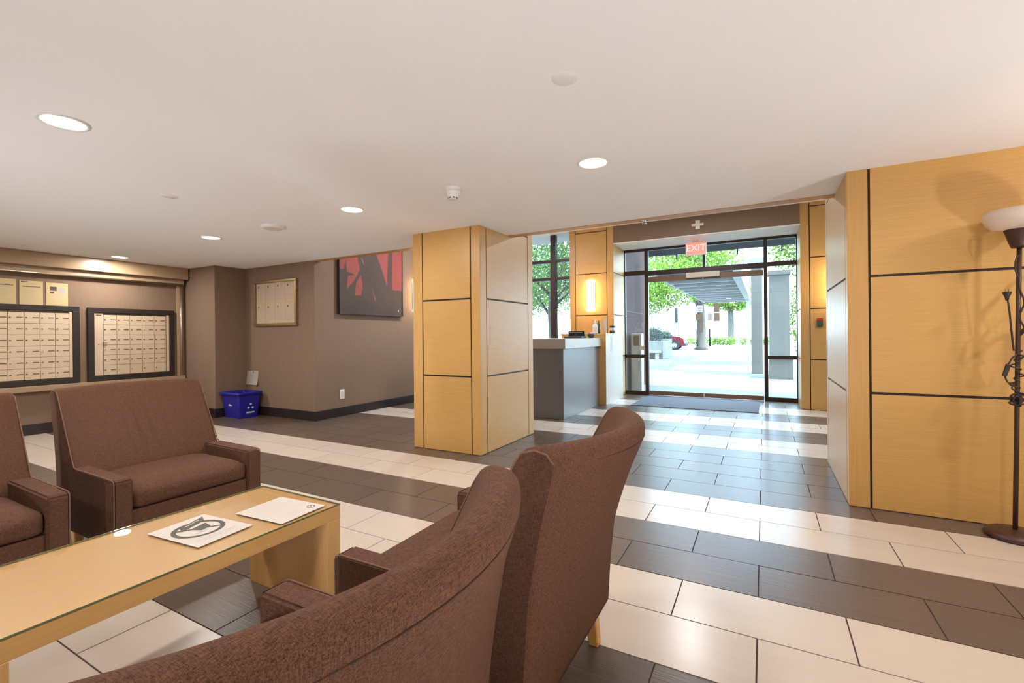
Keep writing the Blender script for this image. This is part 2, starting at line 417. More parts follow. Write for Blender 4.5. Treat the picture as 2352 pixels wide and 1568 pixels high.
def added_window_right():  # unseen window, added to bring more daylight into the lobby
    w = struct(box('window_3_added', 1.56, 4.10, 8.90, 9.00, 0.0, 0.30, 'bronze_frame'))
    def bar(x0, x1, z0, z1): box('mullion', x0, x1, 8.86, 8.97, z0, z1, 'bronze_frame', w, bev=0.004)
    for x in (1.61, 2.83, 4.04): bar(x-0.055, x+0.055, 0.30, HL)
    zz = (0.36, 2.359, 2.42, 2.723, 2.785, HL)
    for x0, x1 in ((1.665, 2.775), (2.885, 3.985)):
        for z0, z1 in ((2.723, 2.785), (2.359, 2.42), (0.30, 0.36)): bar(x0, x1, z0, z1)
        for k in (0, 2, 4): box('pane', x0, x1, 8.912, 8.918, zz[k], zz[k+1], 'clear_glass', w)
added_window_right()

# ---------------------------------------------------------------- entrance doors
YD = 9.52
def entrance():
    w = struct(box('window_2', -2.53, 0.525, YD-0.01, YD+0.08, 2.906, 2.950, 'bronze_frame'))
    def bar(x0, x1, z0, z1, y0=YD-0.01, y1=YD+0.08): return box('frame_bar', x0, x1, y0, y1, z0, z1, 'bronze_frame', w, bev=0.004)
    bar(-2.53, -2.505, 0, 2.906); bar(-2.113, -2.044, 0, 2.906); bar(-0.001, 0.060, 0, 2.906); bar(0.500, 0.525, 0, 2.906)
    bar(-2.505, -2.113, 2.429, 2.515); bar(-2.044, -0.001, 2.400, 2.500); bar(0.060, 0.500, 2.423, 2.500)
    bar(-1.021, -0.972, 2.500, 2.906)
    bar(-2.505, -2.113, 0.745, 0.815); bar(0.060, 0.500, 0.752, 0.820); bar(-2.505, -2.113, 0, 0.075); bar(0.060, 0.500, 0, 0.075)
    for x0, x1, z0, z1 in ((-2.505, -2.113, 2.515, 2.906), (-2.505, -2.113, 0.815, 2.429), (-2.505, -2.113, 0.075, 0.745), (-2.044, -1.021, 2.500, 2.906), (-0.972, -0.001, 2.500, 2.906),
                           (0.060, 0.500, 2.500, 2.906), (0.060, 0.500, 0.820, 2.423), (0.060, 0.500, 0.075, 0.752)):
        box('pane', x0, x1, YD+0.028, YD+0.036, z0, z1, 'clear_glass', w)
    for i, (x0, x1) in enumerate(((-2.038, -1.024), (-1.016, -0.007))):
        d = struct(box('door_%d' % (i+1), x0, x1, YD+0.012, YD+0.052, 2.268, 2.372, 'door_bronze'))
        box('bottom_rail', x0, x1, YD+0.012, YD+0.052, 0.006, 0.088, 'door_bronze', d, bev=0.003)
        box('pane', x0+0.002, x1-0.002, YD+0.027, YD+0.037, 0.088, 2.268, 'clear_glass', d)
        px = -1.126 if i == 0 else -0.903
        tube('pull_handle', [(px, YD-0.035, 0.985), (px, YD-0.035, 1.31)], 0.013, 'grey_plastic', d, loc=-d.location)
        for z in (1.03, 1.265): tube('handle_post', [(px, YD-0.035, z), (px, YD+0.03, z)], 0.008, 'grey_plastic', d, loc=-d.location)
    # door operator on the header
    o = tag(box('door_operator', -1.312, -0.722, YD-0.075, YD-0.008, 2.300, 2.398, 'cream_plastic', bev=0.006), 'cream door closer housing on the header above the glass doors', 'door closer')
    # numerals on the glass, seen from behind
    me = text_mesh('8170', 0.20, 0.0008); me.materials.append(MT['door_paper'])
    o = bpy.data.objects.new('street_numerals', me); COL.objects.link(o); o.location = (-1.51, YD+0.024, 1.94); o.rotation_euler = (PI/2, 0, 0); o.scale = (-1, 1, 1)
    tag(o, 'pale reversed street numerals on the left glass door', 'lettering')
    # notices taped to the glass
    def notice(x0, x1, z0, z1, m, label, lines=4):
        s = box('door_notice', x0, x1, YD+0.0225, YD+0.0262, z0, z1, m)
        tag(s, label, 'notice')
        ps = []
        for k in range(lines):
            z = z1-(k+0.9)*(z1-z0)/(lines+0.8); dz = (z1-z0)*0.035
            ps.append([(x0+0.012, YD+0.0222, z-dz), (x1-0.012, YD+0.0222, z-dz), (x1-0.012, YD+0.0222, z+dz), (x0+0.012, YD+0.0222, z+dz)])
        bm = poly_bm(ps); f = link('print', mesh('print', bm), 'ink_pale', s, -s.location); f['kind'] = 'stuff'
    notice(-1.128, -1.031, 1.635, 1.766, 'door_paper', 'upper white notice on the left glass door', 3)
    notice(-1.155, -1.032, 1.478, 1.607, 'kraft', 'square brown notice on the left glass door', 2)
    notice(-0.947, -0.861, 1.472, 1.617, 'door_paper', 'small white text notice on the right glass door', 6)
    notice(-0.835, -0.735, 1.625, 1.786, 'kraft', 'upper brown notice on the right glass door', 2)
    notice(-0.836, -0.732, 1.459, 1.613, 'kraft', 'lower brown notice on the right glass door', 3)
    notice(-1.081, -1.028, 1.249, 1.467, 'kraft', 'narrow tall brown notice near the door handle', 4)
    s = tag(box('sidelight_sticker', -2.235, -2.130, YD+0.0215, YD+0.0272, 0.900, 0.985, 'paper'), 'small white sticker on the left sidelight glass', 'sticker')
leafmat('kraft', (0.46, 0.38, 0.31), (0.48, 0.40, 0.33))
leafmat('door_paper', (0.80, 0.78, 0.80), (0.82, 0.80, 0.82))
entrance()

# ================================================================== CEILING FIXTURES
def downlight(x, y, label, group=None, power=1.0, z=H, tone=(1.0, 0.94, 0.86)):
    e = empty('downlight', (x, y, z))
    lathe('trim_ring', [(0.086, 0.0), (0.106, 0.0), (0.106, -0.005), (0.092, -0.007), (0.086, 0.0)], 'white_plastic', e)
    lathe('lens', [(0.0, -0.0035), (0.083, -0.0035), (0.086, -0.001)], 'downlight_lens', e)
    lamp('downlight_lamp', 'AREA', (0, 0, -0.012), (0, 0, 0), DOWN_W*power, tone, e, shape='DISK', size=0.17)
    tag(e, label, 'downlight', group)
    return e
downlight(-3.18, 1.008, 'large bright recessed downlight near the upper left corner', 'recessed downlights', 1.5)
downlight(-0.976, 2.93, 'round recessed downlight in front of the entrance beam', 'recessed downlights')
downlight(-3.189, 2.93, 'recessed downlight between the smoke detector and ceiling speaker', 'recessed downlights')
downlight(-5.417, 2.95, 'recessed downlight left of the round ceiling speaker', 'recessed downlights', 1.5)
downlight(-7.734, 3.02, 'small recessed downlight in front of the mailbox valance', 'recessed downlights', 1.6)
downlight(2.35, 2.95, 'recessed downlight in front of the veneer wall, right of the floor lamp', 'recessed downlights', 1.3)
for x, y in ((-0.976, 1.0), (-5.417, 1.0), (-7.734, 1.0), (1.23, 1.0), (3.4, 1.0), (-0.976, -0.95), (-3.18, -0.95), (-5.417, -0.95), (-7.734, -0.95), (1.23, -0.95)):
    downlight(x, y, 'recessed downlight out of view, ' + ('%s row, ' % ('front' if y > 0 else 'rear')) + {-0.976: 'above the nearest armchairs', -3.18: 'behind the coffee table', -5.417: 'behind the left armchairs', -7.734: 'along the mailbox wall', 1.23: 'behind the viewer', 3.4: 'far right'}[x], 'recessed downlights out of view')
for x, y, k, w in ((-4.4, 6.2, 4.5, 'beside the red painting'), (-1.0, 7.2, 2.8, 'before the entrance doors'), (2.3, 6.6, 2.6, 'behind the veneer wall')):  # unseen ceiling lamps, added to light the lobby walls and bulkhead
    downlight(x, y, 'added unseen downlight in the high lobby ceiling '+w, 'added lobby downlights', k, HL, (0.97, 0.97, 1.0))
tag(lathe('ceiling_cover', [(0, -0.006), (0.052, -0.006), (0.058, 0.0)], 'white_plastic', None, (-0.762, 1.908, H)), 'flat white disc cover high in the middle of the ceiling', 'ceiling disc')
tag(lathe('ceiling_cover', [(0, -0.006), (0.052, -0.006), (0.058, 0.0)], 'white_plastic', None, (-4.119, 1.932, H)), 'small flat disc cover behind the large left downlight', 'ceiling disc')
tag(lathe('ceiling_cover', [(0, -0.006), (0.052, -0.006), (0.058, 0.0)], 'white_plastic', None, (-7.70, 2.106, H)), 'faint flat disc cover above the mailbox valance', 'ceiling disc')
sp = empty('ceiling_speaker', (-4.341, 2.964, H))
lathe('body', [(0, -0.030), (0.088, -0.030), (0.108, -0.020), (0.112, 0.0)], 'white_plastic', sp)
lathe('grille', [(0, -0.0315), (0.080, -0.0315), (0.086, -0.030)], 'cream_plastic', sp)
tag(sp, 'round white ceiling speaker between two downlights', 'speaker')
sd = empty('smoke_detector', (-2.075, 2.895, H))
lathe('base', [(0, -0.028), (0.058, -0.026), (0.060, 0.0)], 'white_plastic', sd)
lathe('head', [(0, -0.085), (0.034, -0.085), (0.036, -0.072), (0.052, -0.034), (0.055, -0.026), (0, -0.026)], 'white_plastic', sd)
for k in range(8):
    a = k*PI/4
    b = link('vent_slot', mesh('vent_slot', box_bm(0.004, 0.016, 0.009)), 'grey_plastic', sd, (0.0345*math.cos(a), 0.0345*math.sin(a), -0.078), (0, 0, a))
tag(sd, 'white cone shaped smoke detector in front of the pillar', 'smoke detector')
bk = empty('sprinkler', (-1.02, 4.60, H-0.006))
lathe('body', [(0, -0.035), (0.012, -0.034), (0.014, 0.0)], 'chrome', bk); lathe('deflector', [(0, -0.042), (0.022, -0.040), (0.022, -0.036), (0, -0.035)], 'chrome', bk)
tag(bk, 'tiny chrome sprinkler head under the wooden beam edge', 'sprinkler')

# ================================================================== CHAIRS
def catmull(pts, n):
    out = []; K = len(pts)
    for i in range(K-1):
        p0, p1, p2, p3 = pts[max(i-1, 0)], pts[i], pts[i+1], pts[min(i+2, K-1)]
        for k in range(n):
            t = k/n
            out.append(tuple(0.5*(2*p1[j]+(p2[j]-p0[j])*t+(2*p0[j]-5*p1[j]+4*p2[j]-p3[j])*t*t+(3*p1[j]-p0[j]-3*p2[j]+p3[j])*t**3) for j in range(2)))
    out.append(pts[-1]); return out
DF = 0.345                    # chair front ahead of its centre
HW = 0.385                    # half width
def chair_back(creases=()):
    prof = [(0.690, 0.150), (0.700, 0.30), (0.722, 0.52), (0.758, 0.74), (0.786, 0.86), (0.790, 0.898), (0.774, 0.922), (0.735, 0.931), (0.700, 0.921), (0.676, 0.885),
            (0.618, 0.775), (0.545, 0.640), (0.475, 0.500), (0.455, 0.440), (0.455, 0.36), (0.470, 0.24), (0.480, 0.150)]
    P = catmull(prof, 4)
    def w(z): return max(0.0, (z-0.15)/0.78)**1.4
    ts = [-1.0, -0.985, -0.95]+[-0.9+0.1*i for i in range(19)]+[0.95, 0.985, 1.0]
    if creases: ts = sorted(ts+[-0.48+0.02*i for i in range(49) if abs(round((-0.48+0.02*i)*10)-(-0.48+0.02*i)*10) > 0.05])
    bm = bmesh.new(); rings = []
    for t in ts:
        ring = []; ins = 0.010 if abs(t) > 0.99 else (0.002 if abs(t) > 0.98 else 0)
        for k_, (d, z) in enumerate(P):
            fr = min(1.0, max(0.0, (k_/len(P)-0.33)/0.17))
            b = (1-t*t)*(0.150*fr*w(z)+0.128*(1-fr)*max(0.0, (z-0.15)/0.78)**1.15)
            dd, zz = d+b, z
            for ct_, cw_, cd_ in creases:      # pulled seams in the front cloth
                if d < 0.68 and 0.46 < z < 0.86:
                    tt = t-ct_-0.10*(z-0.65)
                    dd += cd_*math.exp(-(tt/cw_)**2)*math.sin(PI*(z-0.46)/0.40)
            if ins:
                cd, cz = 0.62, 0.55
                v = Vector((cd-dd, cz-zz)); v.normalize(); dd += v.x*ins; zz += v.y*ins
            ring.append(bm.verts.new((DF-dd, t*HW, zz)))
        rings.append(ring)
    for A, B in zip(rings, rings[1:]):
        for k in range(len(A)):
            j = (k+1) % len(A)
            f = bm.faces.new((A[k], A[j], B[j], B[k])); f.smooth = True
    for r in (rings[0], rings[-1][::-1]): bm.faces.new(r)
    bmesh.ops.recalc_face_normals(bm, faces=bm.faces)
    for r in (rings[0], rings[-1]):
        for k in range(len(r)):
            e = bm.edges.get((r[k], r[(k+1) % len(r)]))
            if e: e.smooth = False
    return mesh('backrest', bm)
def soft_box(sx, sy, sz, bev, puff, nx=10, ny=14, edge_in=0.0):
    """cushion with a crowned top"""
    bm = box_bm(sx, sy, sz); bmesh.ops.subdivide_edges(bm, edges=[e for e in bm.edges if abs((e.verts[0].co-e.verts[1].co).x) > 1e-5], cuts=nx, use_grid_fill=True)
    bmesh.ops.subdivide_edges(bm, edges=[e for e in bm.edges if abs((e.verts[0].co-e.verts[1].co).y) > 1e-5], cuts=ny, use_grid_fill=True)
    bmesh.ops.subdivide_edges(bm, edges=[e for e in bm.edges if abs((e.verts[0].co-e.verts[1].co).z) > 1e-5], cuts=4, use_grid_fill=True)
    for v in bm.verts:
        u, s, k = v.co.x/(sx/2), v.co.y/(sy/2), v.co.z/(sz/2)
        # round the edges
        def rnd(a): return a
        px, py, pz = v.co
        ex, ey, ez = max(0, abs(px)-(sx/2-bev)), max(0, abs(py)-(sy/2-bev)), max(0, abs(pz)-(sz/2-bev))
        l = math.sqrt(ex*ex+ey*ey+ez*ez)
        if l > bev:
            q = bev/l
            px = math.copysign(sx/2-bev+ex*q, px) if ex else px; py = math.copysign(sy/2-bev+ey*q, py) if ey else py; pz = math.copysign(sz/2-bev+ez*q, pz) if ez else pz
        if k > 0: pz += puff*k*(1-u**4)*(1-s**4)
        px += 0.012*(1-s**4)*(1-k*k) if u > 0.9 else 0
        v.co = (px, py, pz)
    for f in bm.faces: f.smooth = True
    return bm
def make_chair():
    e = empty('armchair', (0, 0, 0))
    link('backrest', chair_back(), 'brown_weave', e)
    link('seat_cushion', mesh('seat_cushion', soft_box(0.53, 0.61, 0.110, 0.030, 0.030)), 'brown_weave', e, (DF-0.010-0.265, 0, 0.380))
    link('front_rail', mesh('front_rail', box_bm(0.50, 0.612, 0.172, 0.008)), 'brown_weave', e, (DF-0.015-0.25, 0, 0.240))
    prof = [(0.0, 0.150), (0.0, 0.490), (0.010, 0.500), (0.46, 0.505), (0.60, 0.507), (0.65, 0.45), (0.65, 0.150)]
    for s in (-1, 1):
        bm = prism_bm([(DF-d, z) for d, z in prof], 'y', s*0.303, s*(HW+0.001))
        bmesh.ops.bevel(bm, geom=[g for g in bm.edges], offset=0.009, segments=3, affect='EDGES')
        for f in bm.faces: f.smooth = False
        link('armrest', mesh('armrest', bm), 'brown_weave', e)
        pts = [(0.002, 0.155), (0.002, 0.3), (0.002, 0.480), (0.006, 0.497), (0.03, 0.503), (0.25, 0.505), (0.455, 0.507), (0.475, 0.515), (0.545, 0.642), (0.618, 0.777), (0.675, 0.883), (0.695, 0.912), (0.733, 0.923), (0.768, 0.915), (0.786, 0.892)]
        if s == 1: tube('top_seam', [(DF-0.7905-0.128*(1-t*t)*0.937, t*HW*0.985, 0.884) for t in [-1+i/12 for i in range(25)]], 0.0014, 'seam_cord', e, n=6)
        tube('piping', [(DF-d-0.001, s*(HW-0.0015), z-0.001) for d, z in pts], 0.0032, 'piping_cord', e, n=6)
    for s in (-1, 1):
        for d0, d1 in ((0.055, 0.052), (0.635, 0.655)):
            bm = bmesh.new(); q = []
            for z, dd, h, yy in ((0.160, d0, 0.025, 0.318), (0.0, d1, 0.0195, 0.308)):
                q.append([bm.verts.new((DF-dd+a*h, s*yy+b*h, z)) for a, b in ((-1, -1), (1, -1), (1, 1), (-1, 1))])
            bm.faces.new(q[0]); bm.faces.new(q[1][::-1])
            for k in range(4): bm.faces.new((q[0][k], q[1][k], q[1][(k+1) % 4], q[0][(k+1) % 4]))
            bmesh.ops.recalc_face_normals(bm, faces=bm.faces); bmesh.ops.bevel(bm, geom=list(bm.edges), offset=0.004, segments=1, affect='EDGES')
            link('leg', mesh('leg', bm), 'leg_wood', e)
    return e
ch = make_chair()
for c_ in ch.children:
    if c_.name.startswith('backrest'): plain_back = c_.data; creased = chair_back(((-0.02, 0.024, 0.014), (-0.16, 0.03, 0.009), (0.14, 0.022, 0.014), (0.32, 0.03, 0.009))); creased.materials.append(MT['brown_weave'])
spots = [(-3.215, 1.472, 0.0, 'brown armchair facing the table in front of the mailboxes, farther one'), (-3.212, 0.535, 0.0, 'brown armchair cut off at the left edge of the picture'),
         (-0.905, 1.445, PI, 'brown armchair seen from behind with its oak rear leg showing'), (-0.912, 0.500, PI, 'nearest brown armchair, its curved back filling the bottom of the picture')]
for i, (x, y, rz, lb) in enumerate(spots):
    o = ch if i == 0 else copy_tree(ch)
    o.location = (x, y, 0); o.rotation_euler = (0, 0, rz)
    tag(o, lb, 'armchair', 'brown armchairs around the coffee table')
for c_ in ch.children:
    if c_.name.startswith('backrest'): c_.data = creased

# ================================================================== COFFEE TABLE
ct = empty('coffee_table', (-1.9925, 0.92, 0))
X0, X1, Y0, Y1 = -2.275, -1.710, 0.355, 1.485
box('top', X0, X1, Y0, Y1, 0.390, 0.449, 'table_veneer', ct, bev=0.0015, seg=1)
box('leg', X0, X1, Y1-0.072, Y1, 0.0, 0.390, 'leg_veneer', ct, bev=0.0015, seg=1)
box('leg', X0, X1, Y0, Y0+0.072, 0.0, 0.390, 'leg_veneer', ct, bev=0.0015, seg=1)
gl = box('glass_top', X0+0.001, X1-0.001, Y0+0.001, Y1-0.001, 0.4495, 0.4550, 'table_glass', ct)
for nm, a in (('polished_edge', (X1-0.0025, X1+0.0005, Y0, Y1)), ('polished_edge', (X0-0.0005, X0+0.0025, Y0, Y1)), ('polished_edge', (X0, X1, Y1-0.0025, Y1+0.0005))):
    o = box(nm, a[0], a[1], a[2], a[3], 0.4494, 0.4552, 'glass_edge'); o.parent = gl; o.location -= ct.location+gl.location
tag(ct, 'light oak coffee table with glass top and slab legs', 'table')

def sheet_local(name, cx, cy, ang, w, l, z=0.4552):
    """paper lying on the table; local x across (width), local y up the page"""
    e = empty(name, (cx, cy, z), ang)
    link('page', mesh('page', box_bm(w, l, 0.0006)), 'paper', e, (0, 0, 0.0003))
    return e
ZP = 0.0010
def ring_poly(cx, cy, r0, r1, n=36, z=ZP):
    return [[(cx+r1*math.cos(a), cy+r1*math.sin(a), z), (cx+r1*math.cos(b), cy+r1*math.sin(b), z), (cx+r0*math.cos(b), cy+r0*math.sin(b), z), (cx+r0*math.cos(a), cy+r0*math.sin(a), z)]
            for a, b in ((2*PI*i/n, 2*PI*(i+1)/n) for i in range(n))]
def rect(x0, x1, y0, y1, z=ZP): return [(x0, y0, z), (x1, y0, z), (x1, y1, z), (x0, y1, z)]
# page 1: long side along world x; local x -> world +y, local y -> world -x
s1 = sheet_local('printed_sheet', -1.974, 1.028, PI/2+0.09, 0.219, 0.306)
flat('prohibition_ring', ring_poly(0, 0.015, 0.074, 0.091), 'ink', s1)
flat('banner', [[(-0.050, 0.040, ZP+5e-4), (0.062, 0.078, ZP+5e-4), (0.088, 0.128, ZP+5e-4), (-0.030, 0.085, ZP+5e-4)]], 'ink', s1)
flat('slash', [[(-0.062, 0.060, ZP+1e-4), (-0.052, 0.068, ZP+1e-4), (0.066, -0.030, ZP+1e-4), (0.056, -0.038, ZP+1e-4)]], 'ink', s1)
flat('cup', [[(-0.005, -0.012, ZP+3e-4), (0.040, 0.000, ZP+3e-4), (0.050, 0.052, ZP+3e-4), (-0.022, 0.034, ZP+3e-4)]], 'ink', s1)
flat('loaf', [[(-0.040, -0.028, ZP), (-0.034, -0.038, ZP), (0.006, -0.030, ZP), (0.014, -0.022, ZP), (0.008, -0.012, ZP), (-0.034, -0.018, ZP)]], 'ink_pale', s1)
flat('text_line', [rect(-0.078, 0.078, -0.100, -0.094), rect(-0.060, 0.060, -0.116, -0.110)], 'ink_pale', s1)
flat('banner_text', [rect(-0.012+i*0.012, -0.004+i*0.012, 0.077+i*0.0042, 0.085+i*0.0042, ZP+7e-4) for i in range(6)], 'paper', s1)
tag(s1, 'printed sheet with a dark no food symbol on the coffee table', 'paper')
s2 = sheet_local('printed_sheet', -1.884, 1.314, PI/2+0.07, 0.228, 0.285)
flat('logo_ring', ring_poly(0.078, -0.093, 0.013, 0.018, 24), 'ink', s2)
flat('logo_bar', [[(0.068, -0.102, ZP), (0.071, -0.104, ZP), (0.088, -0.084, ZP), (0.085, -0.082, ZP)]], 'ink', s2)
flat('text_line', [rect(-0.09, 0.085-0.03*(k % 3 == 2), 0.115-k*0.021, 0.1175-k*0.021) for k in range(8)]+[rect(-0.095, 0.03, -0.068, -0.0665), rect(-0.04, 0.03, -0.085, -0.080), rect(-0.05, 0.04, -0.105, -0.102), rect(-0.096, -0.092, -0.085, -0.066)], 'ink_pale', s2)
tag(s2, 'typed letter with a small round logo at the table end', 'paper')

# ================================================================== MAILBOX WALL
XW = -8.28
val = empty('valance', (XW, 1.0, 2.16))
mat('valance_laminate', (0.36, 0.25, 0.155), 0.34, spec=0.6, col2=(0.40, 0.28, 0.175), scale=(30, 3, 30), amount=0.6)
box('fascia', XW, XW+0.170, -2.9, 4.072, 2.162, H-0.001, 'valance_laminate', val, bev=0.008)
box('lower_rail', XW, XW+0.085, -2.9, 4.045, 2.075, 2.162, 'valance_laminate', val, bev=0.004)
tube('nosing', [(XW+0.088, -2.9, 2.082), (XW+0.088, 4.04, 2.082)], 0.010, 'satin_metal', val, n=10, loc=-val.location)
tag(val, 'long laminate valance with metal nosing above the mailboxes', 'valance')
po = empty('corner_post', (XW+0.03, 4.01, 0.63))
box('strip', XW, XW+0.035, 3.965, 4.055, 0.630, 2.073, 'valance_laminate', po, bev=0.003)
tube('tube', [(XW+0.053, 4.015, 0.63), (XW+0.053, 4.015, 2.074)], 0.019, 'satin_metal', po, n=14, loc=-po.location)
tag(po, 'slim metal corner post right of the mailboxes', 'post')
sl = box('sill', XW, XW+0.085, -2.9, 4.055, 0.555, 0.628, 'valance_laminate', None, bev=0.005)
tag(sl, 'long narrow ledge running under the mailboxes', 'ledge')

def mailbox_bank(y0, y1, z0, z1, cols, cy0, cw, side, label, grp):
    """framed bank of locker doors on the wall plane"""
    e = empty('mailbox_bank', (XW, (y0+y1)/2, z0))
    fw = 0.070; D = 0.045
    box('frame', XW, XW+D, y0, y1, z0, z0+fw, 'dark_frame', e, bev=0.003); box('frame', XW, XW+D, y0, y1, z1-fw, z1, 'dark_frame', e, bev=0.003)
    box('frame', XW, XW+D, y0, y0+fw, z0+fw, z1-fw, 'dark_frame', e, bev=0.003); box('frame', XW, XW+D, y1-fw, y1, z0+fw, z1-fw, 'dark_frame', e, bev=0.003)
    box('back_plate', XW, XW+0.004, y0+fw, y1-fw, z0+fw, z1-fw, 'lock_dark', e)
    iz0, iz1 = z0+fw+0.006, z1-fw-0.006
    box('edge_strip', XW, XW+0.034, y1-fw-0.036, y1-fw-0.002, iz0, iz1, 'mailbox_metal', e, bev=0.002)
    if side:
        p = box('side_door', XW, XW+0.030, y0+fw+0.002, cy0-0.004, iz0, iz1, 'mailbox_metal', e, bev=0.002)
        k = lathe('lock', [(0, 0.006), (0.007, 0.006), (0.008, 0)], 'lock_dark', p, (0.015, 0, 0), (0, PI/2, 0), 12)
        link('latch', mesh('latch', box_bm(0.020, 0.055, 0.010, 0.002)), 'chrome', p, (0.028, 0.062, 0.02))
        q = link('name_plate', mesh('name_plate', box_bm(0.003, 0.06, 0.018)), 'lock_dark', p, (0.016, 0, (iz1-iz0)/2-0.03))
    rh = (iz1-iz0-0.02)/6
    door_me = mesh('locker_door', box_bm(0.026, cw-0.0045, rh-0.0045, 0.0015, 1)); door_me.materials.append(MT['mailbox_metal'])
    slot_me = mesh('label_slot', box_bm(0.003, 0.060, 0.011)); slot_me.materials.append(MT['lock_dark'])
    lock_me = mesh('lock', lathe_bm([(0, 0.008), (0.008, 0.007), (0.009, 0)], 10)); lock_me.materials.append(MT['lock_dark'])
    lock_me2 = lock_me.copy(); lock_me2.materials.clear(); lock_me2.materials.append(MT['chrome'])
    for c in range(cols):
        for r in range(6):
            d = bpy.data.objects.new('locker_door', door_me); COL.objects.link(d); d.parent = e
            d.location = (0.013, cy0+(c+0.5)*cw-e.location.y, iz0+(r+0.5)*rh-e.location.z)
            if not (side and r == 0 and c > 0):
                s = bpy.data.objects.new('label_slot', slot_me); COL.objects.link(s); s.parent = d; s.location = (0.0142, cw*0.22, 0.004)
            k = bpy.data.objects.new('lock', lock_me2 if random.random() < 0.12 else lock_me); COL.objects.link(k); k.parent = d; k.location = (0.013, -cw*0.36, 0.002); k.rotation_euler = (0, PI/2, 0)
    tag(e, label, 'mailboxes', grp)
    return e
mailbox_bank(1.56, 2.759, 0.632, 1.671, 7, 1.632, 0.1470, False, 'dark framed bank of apartment mailboxes at the left picture edge', 'mailbox banks')
mailbox_bank(2.848, 3.922, 0.632, 1.665, 5, 3.022, 0.1570, True, 'dark framed bank of mailboxes with a tall side door, beside the corner post', 'mailbox banks')
def wall_sheet(y0, y1, z0, z1, label, pics=False):
    e = empty('posted_sheet', (XW, (y0+y1)/2, z0))
    box('page', XW, XW+0.005, y0+0.004, y1-0.004, z0, z1-0.004, 'paper_cream', e)
    x = XW+0.0056; ps = []
    def rc(a, b, c, d): return [(x, a, c), (x, b, c), (x, b, d), (x, a, d)]
    w = y1-y0; h = z1-z0
    for k in range(7):
        zc = z1-h*(0.22+0.1*k)
        if pics and k < 3: continue
        ps.append(rc(y0+w*0.16, y1-w*(0.14+0.12*((k*7) % 3)), zc, zc+0.004))
    o = link('print', mesh('print', poly_bm(ps)), 'ink_pale', e, -e.location); o['kind'] = 'stuff'
    if pics:
        o = link('picture', mesh('picture', poly_bm([rc(y0+w*0.18, y0+w*0.48, z1-h*0.36, z1-h*0.18), rc(y0+w*0.18, y0+w*0.36, z1-h*0.47, z1-h*0.40)])), 'ink', e, -e.location)
        o = link('picture', mesh('picture', poly_bm([rc(y0+w*0.58, y0+w*0.86, z1-h*0.47, z1-h*0.19)])), 'ink_pale', e, -e.location)
    else:
        o = link('heading', mesh('heading', poly_bm([rc(y0+w*0.13, y1-w*0.12, z1-h*0.27, z1-h*0.245), rc(y0+w*0.08, y0+w*0.36, z1-h*0.09, z1-h*0.05)])), 'ink', e, -e.location)
    tag(e, label, 'notice')
wall_sheet(2.430, 2.655, 1.674, 1.978, 'posted sheet with two grey pictures above the mailboxes', True)
wall_sheet(2.181, 2.408, 1.674, 1.985, 'posted sheet with a dark heading, middle one above the mailboxes')
wall_sheet(1.930, 2.160, 1.674, 1.992, 'posted sheet above the mailboxes at the left picture edge')

# ================================================================== NOTICE BOARD, BIN, PAINTING WALL
YN = 4.57
nb = empty('notice_board', (-6.63, YN, 1.404))
fx0, fx1, fz0, fz1 = -7.139, -6.113, 1.404, 2.110
for a in ((fx0, fx1, fz0, fz0+0.040), (fx0, fx1, fz1-0.034, fz1), (fx0, fx0+0.022, fz0+0.040, fz1-0.034), (fx1-0.045, fx1, fz0+0.040, fz1-0.034)):
    box('frame', a[0], a[1], YN-0.040, YN, a[2], a[3], 'brass', nb, bev=0.003)
box('backing', fx0+0.02, fx1-0.044, YN-0.006, YN, fz0+0.04, fz1-0.034, 'paper_cream', nb)
for r, (z0, z1) in enumerate(((1.449, 1.752), (1.772, 2.070))):
    for c in range(4):
        x0 = -7.112+c*0.2375
        p = box('posted_page', x0, x0+0.233, YN-0.0085, YN-0.0062, z0, z1, 'paper_tan', nb)
        ps = []
        for k in range(6):
            z = z1-0.085-k*0.034-z1+ (z1-z0)/2
            ps.append([(-0.085, -0.0016, z), (0.07-0.05*((k+c) % 3), -0.0016, z), (0.07-0.05*((k+c) % 3), -0.0016, z+0.005), (-0.085, -0.0016, z+0.005)])
        o = link('print', mesh('print', poly_bm(ps)), 'ink_pale', p); o['kind'] = 'stuff'
        o = link('crest', mesh('crest', poly_bm([[(-0.07, -0.0017, 0.085), (-0.045, -0.0017, 0.085), (-0.045, -0.0017, 0.115), (-0.07, -0.0017, 0.115)]])), 'ink', p)
box('cover_glass', fx0+0.022, fx1-0.045, YN-0.030, YN-0.026, fz0+0.04, fz1-0.034, 'table_glass', nb)
for z in (1.55, 1.95): box('hinge', fx1-0.004, fx1+0.010, YN-0.030, YN-0.006, z, z+0.05, 'brass', nb)
tag(nb, 'brass framed notice board with eight posted pages', 'notice board')

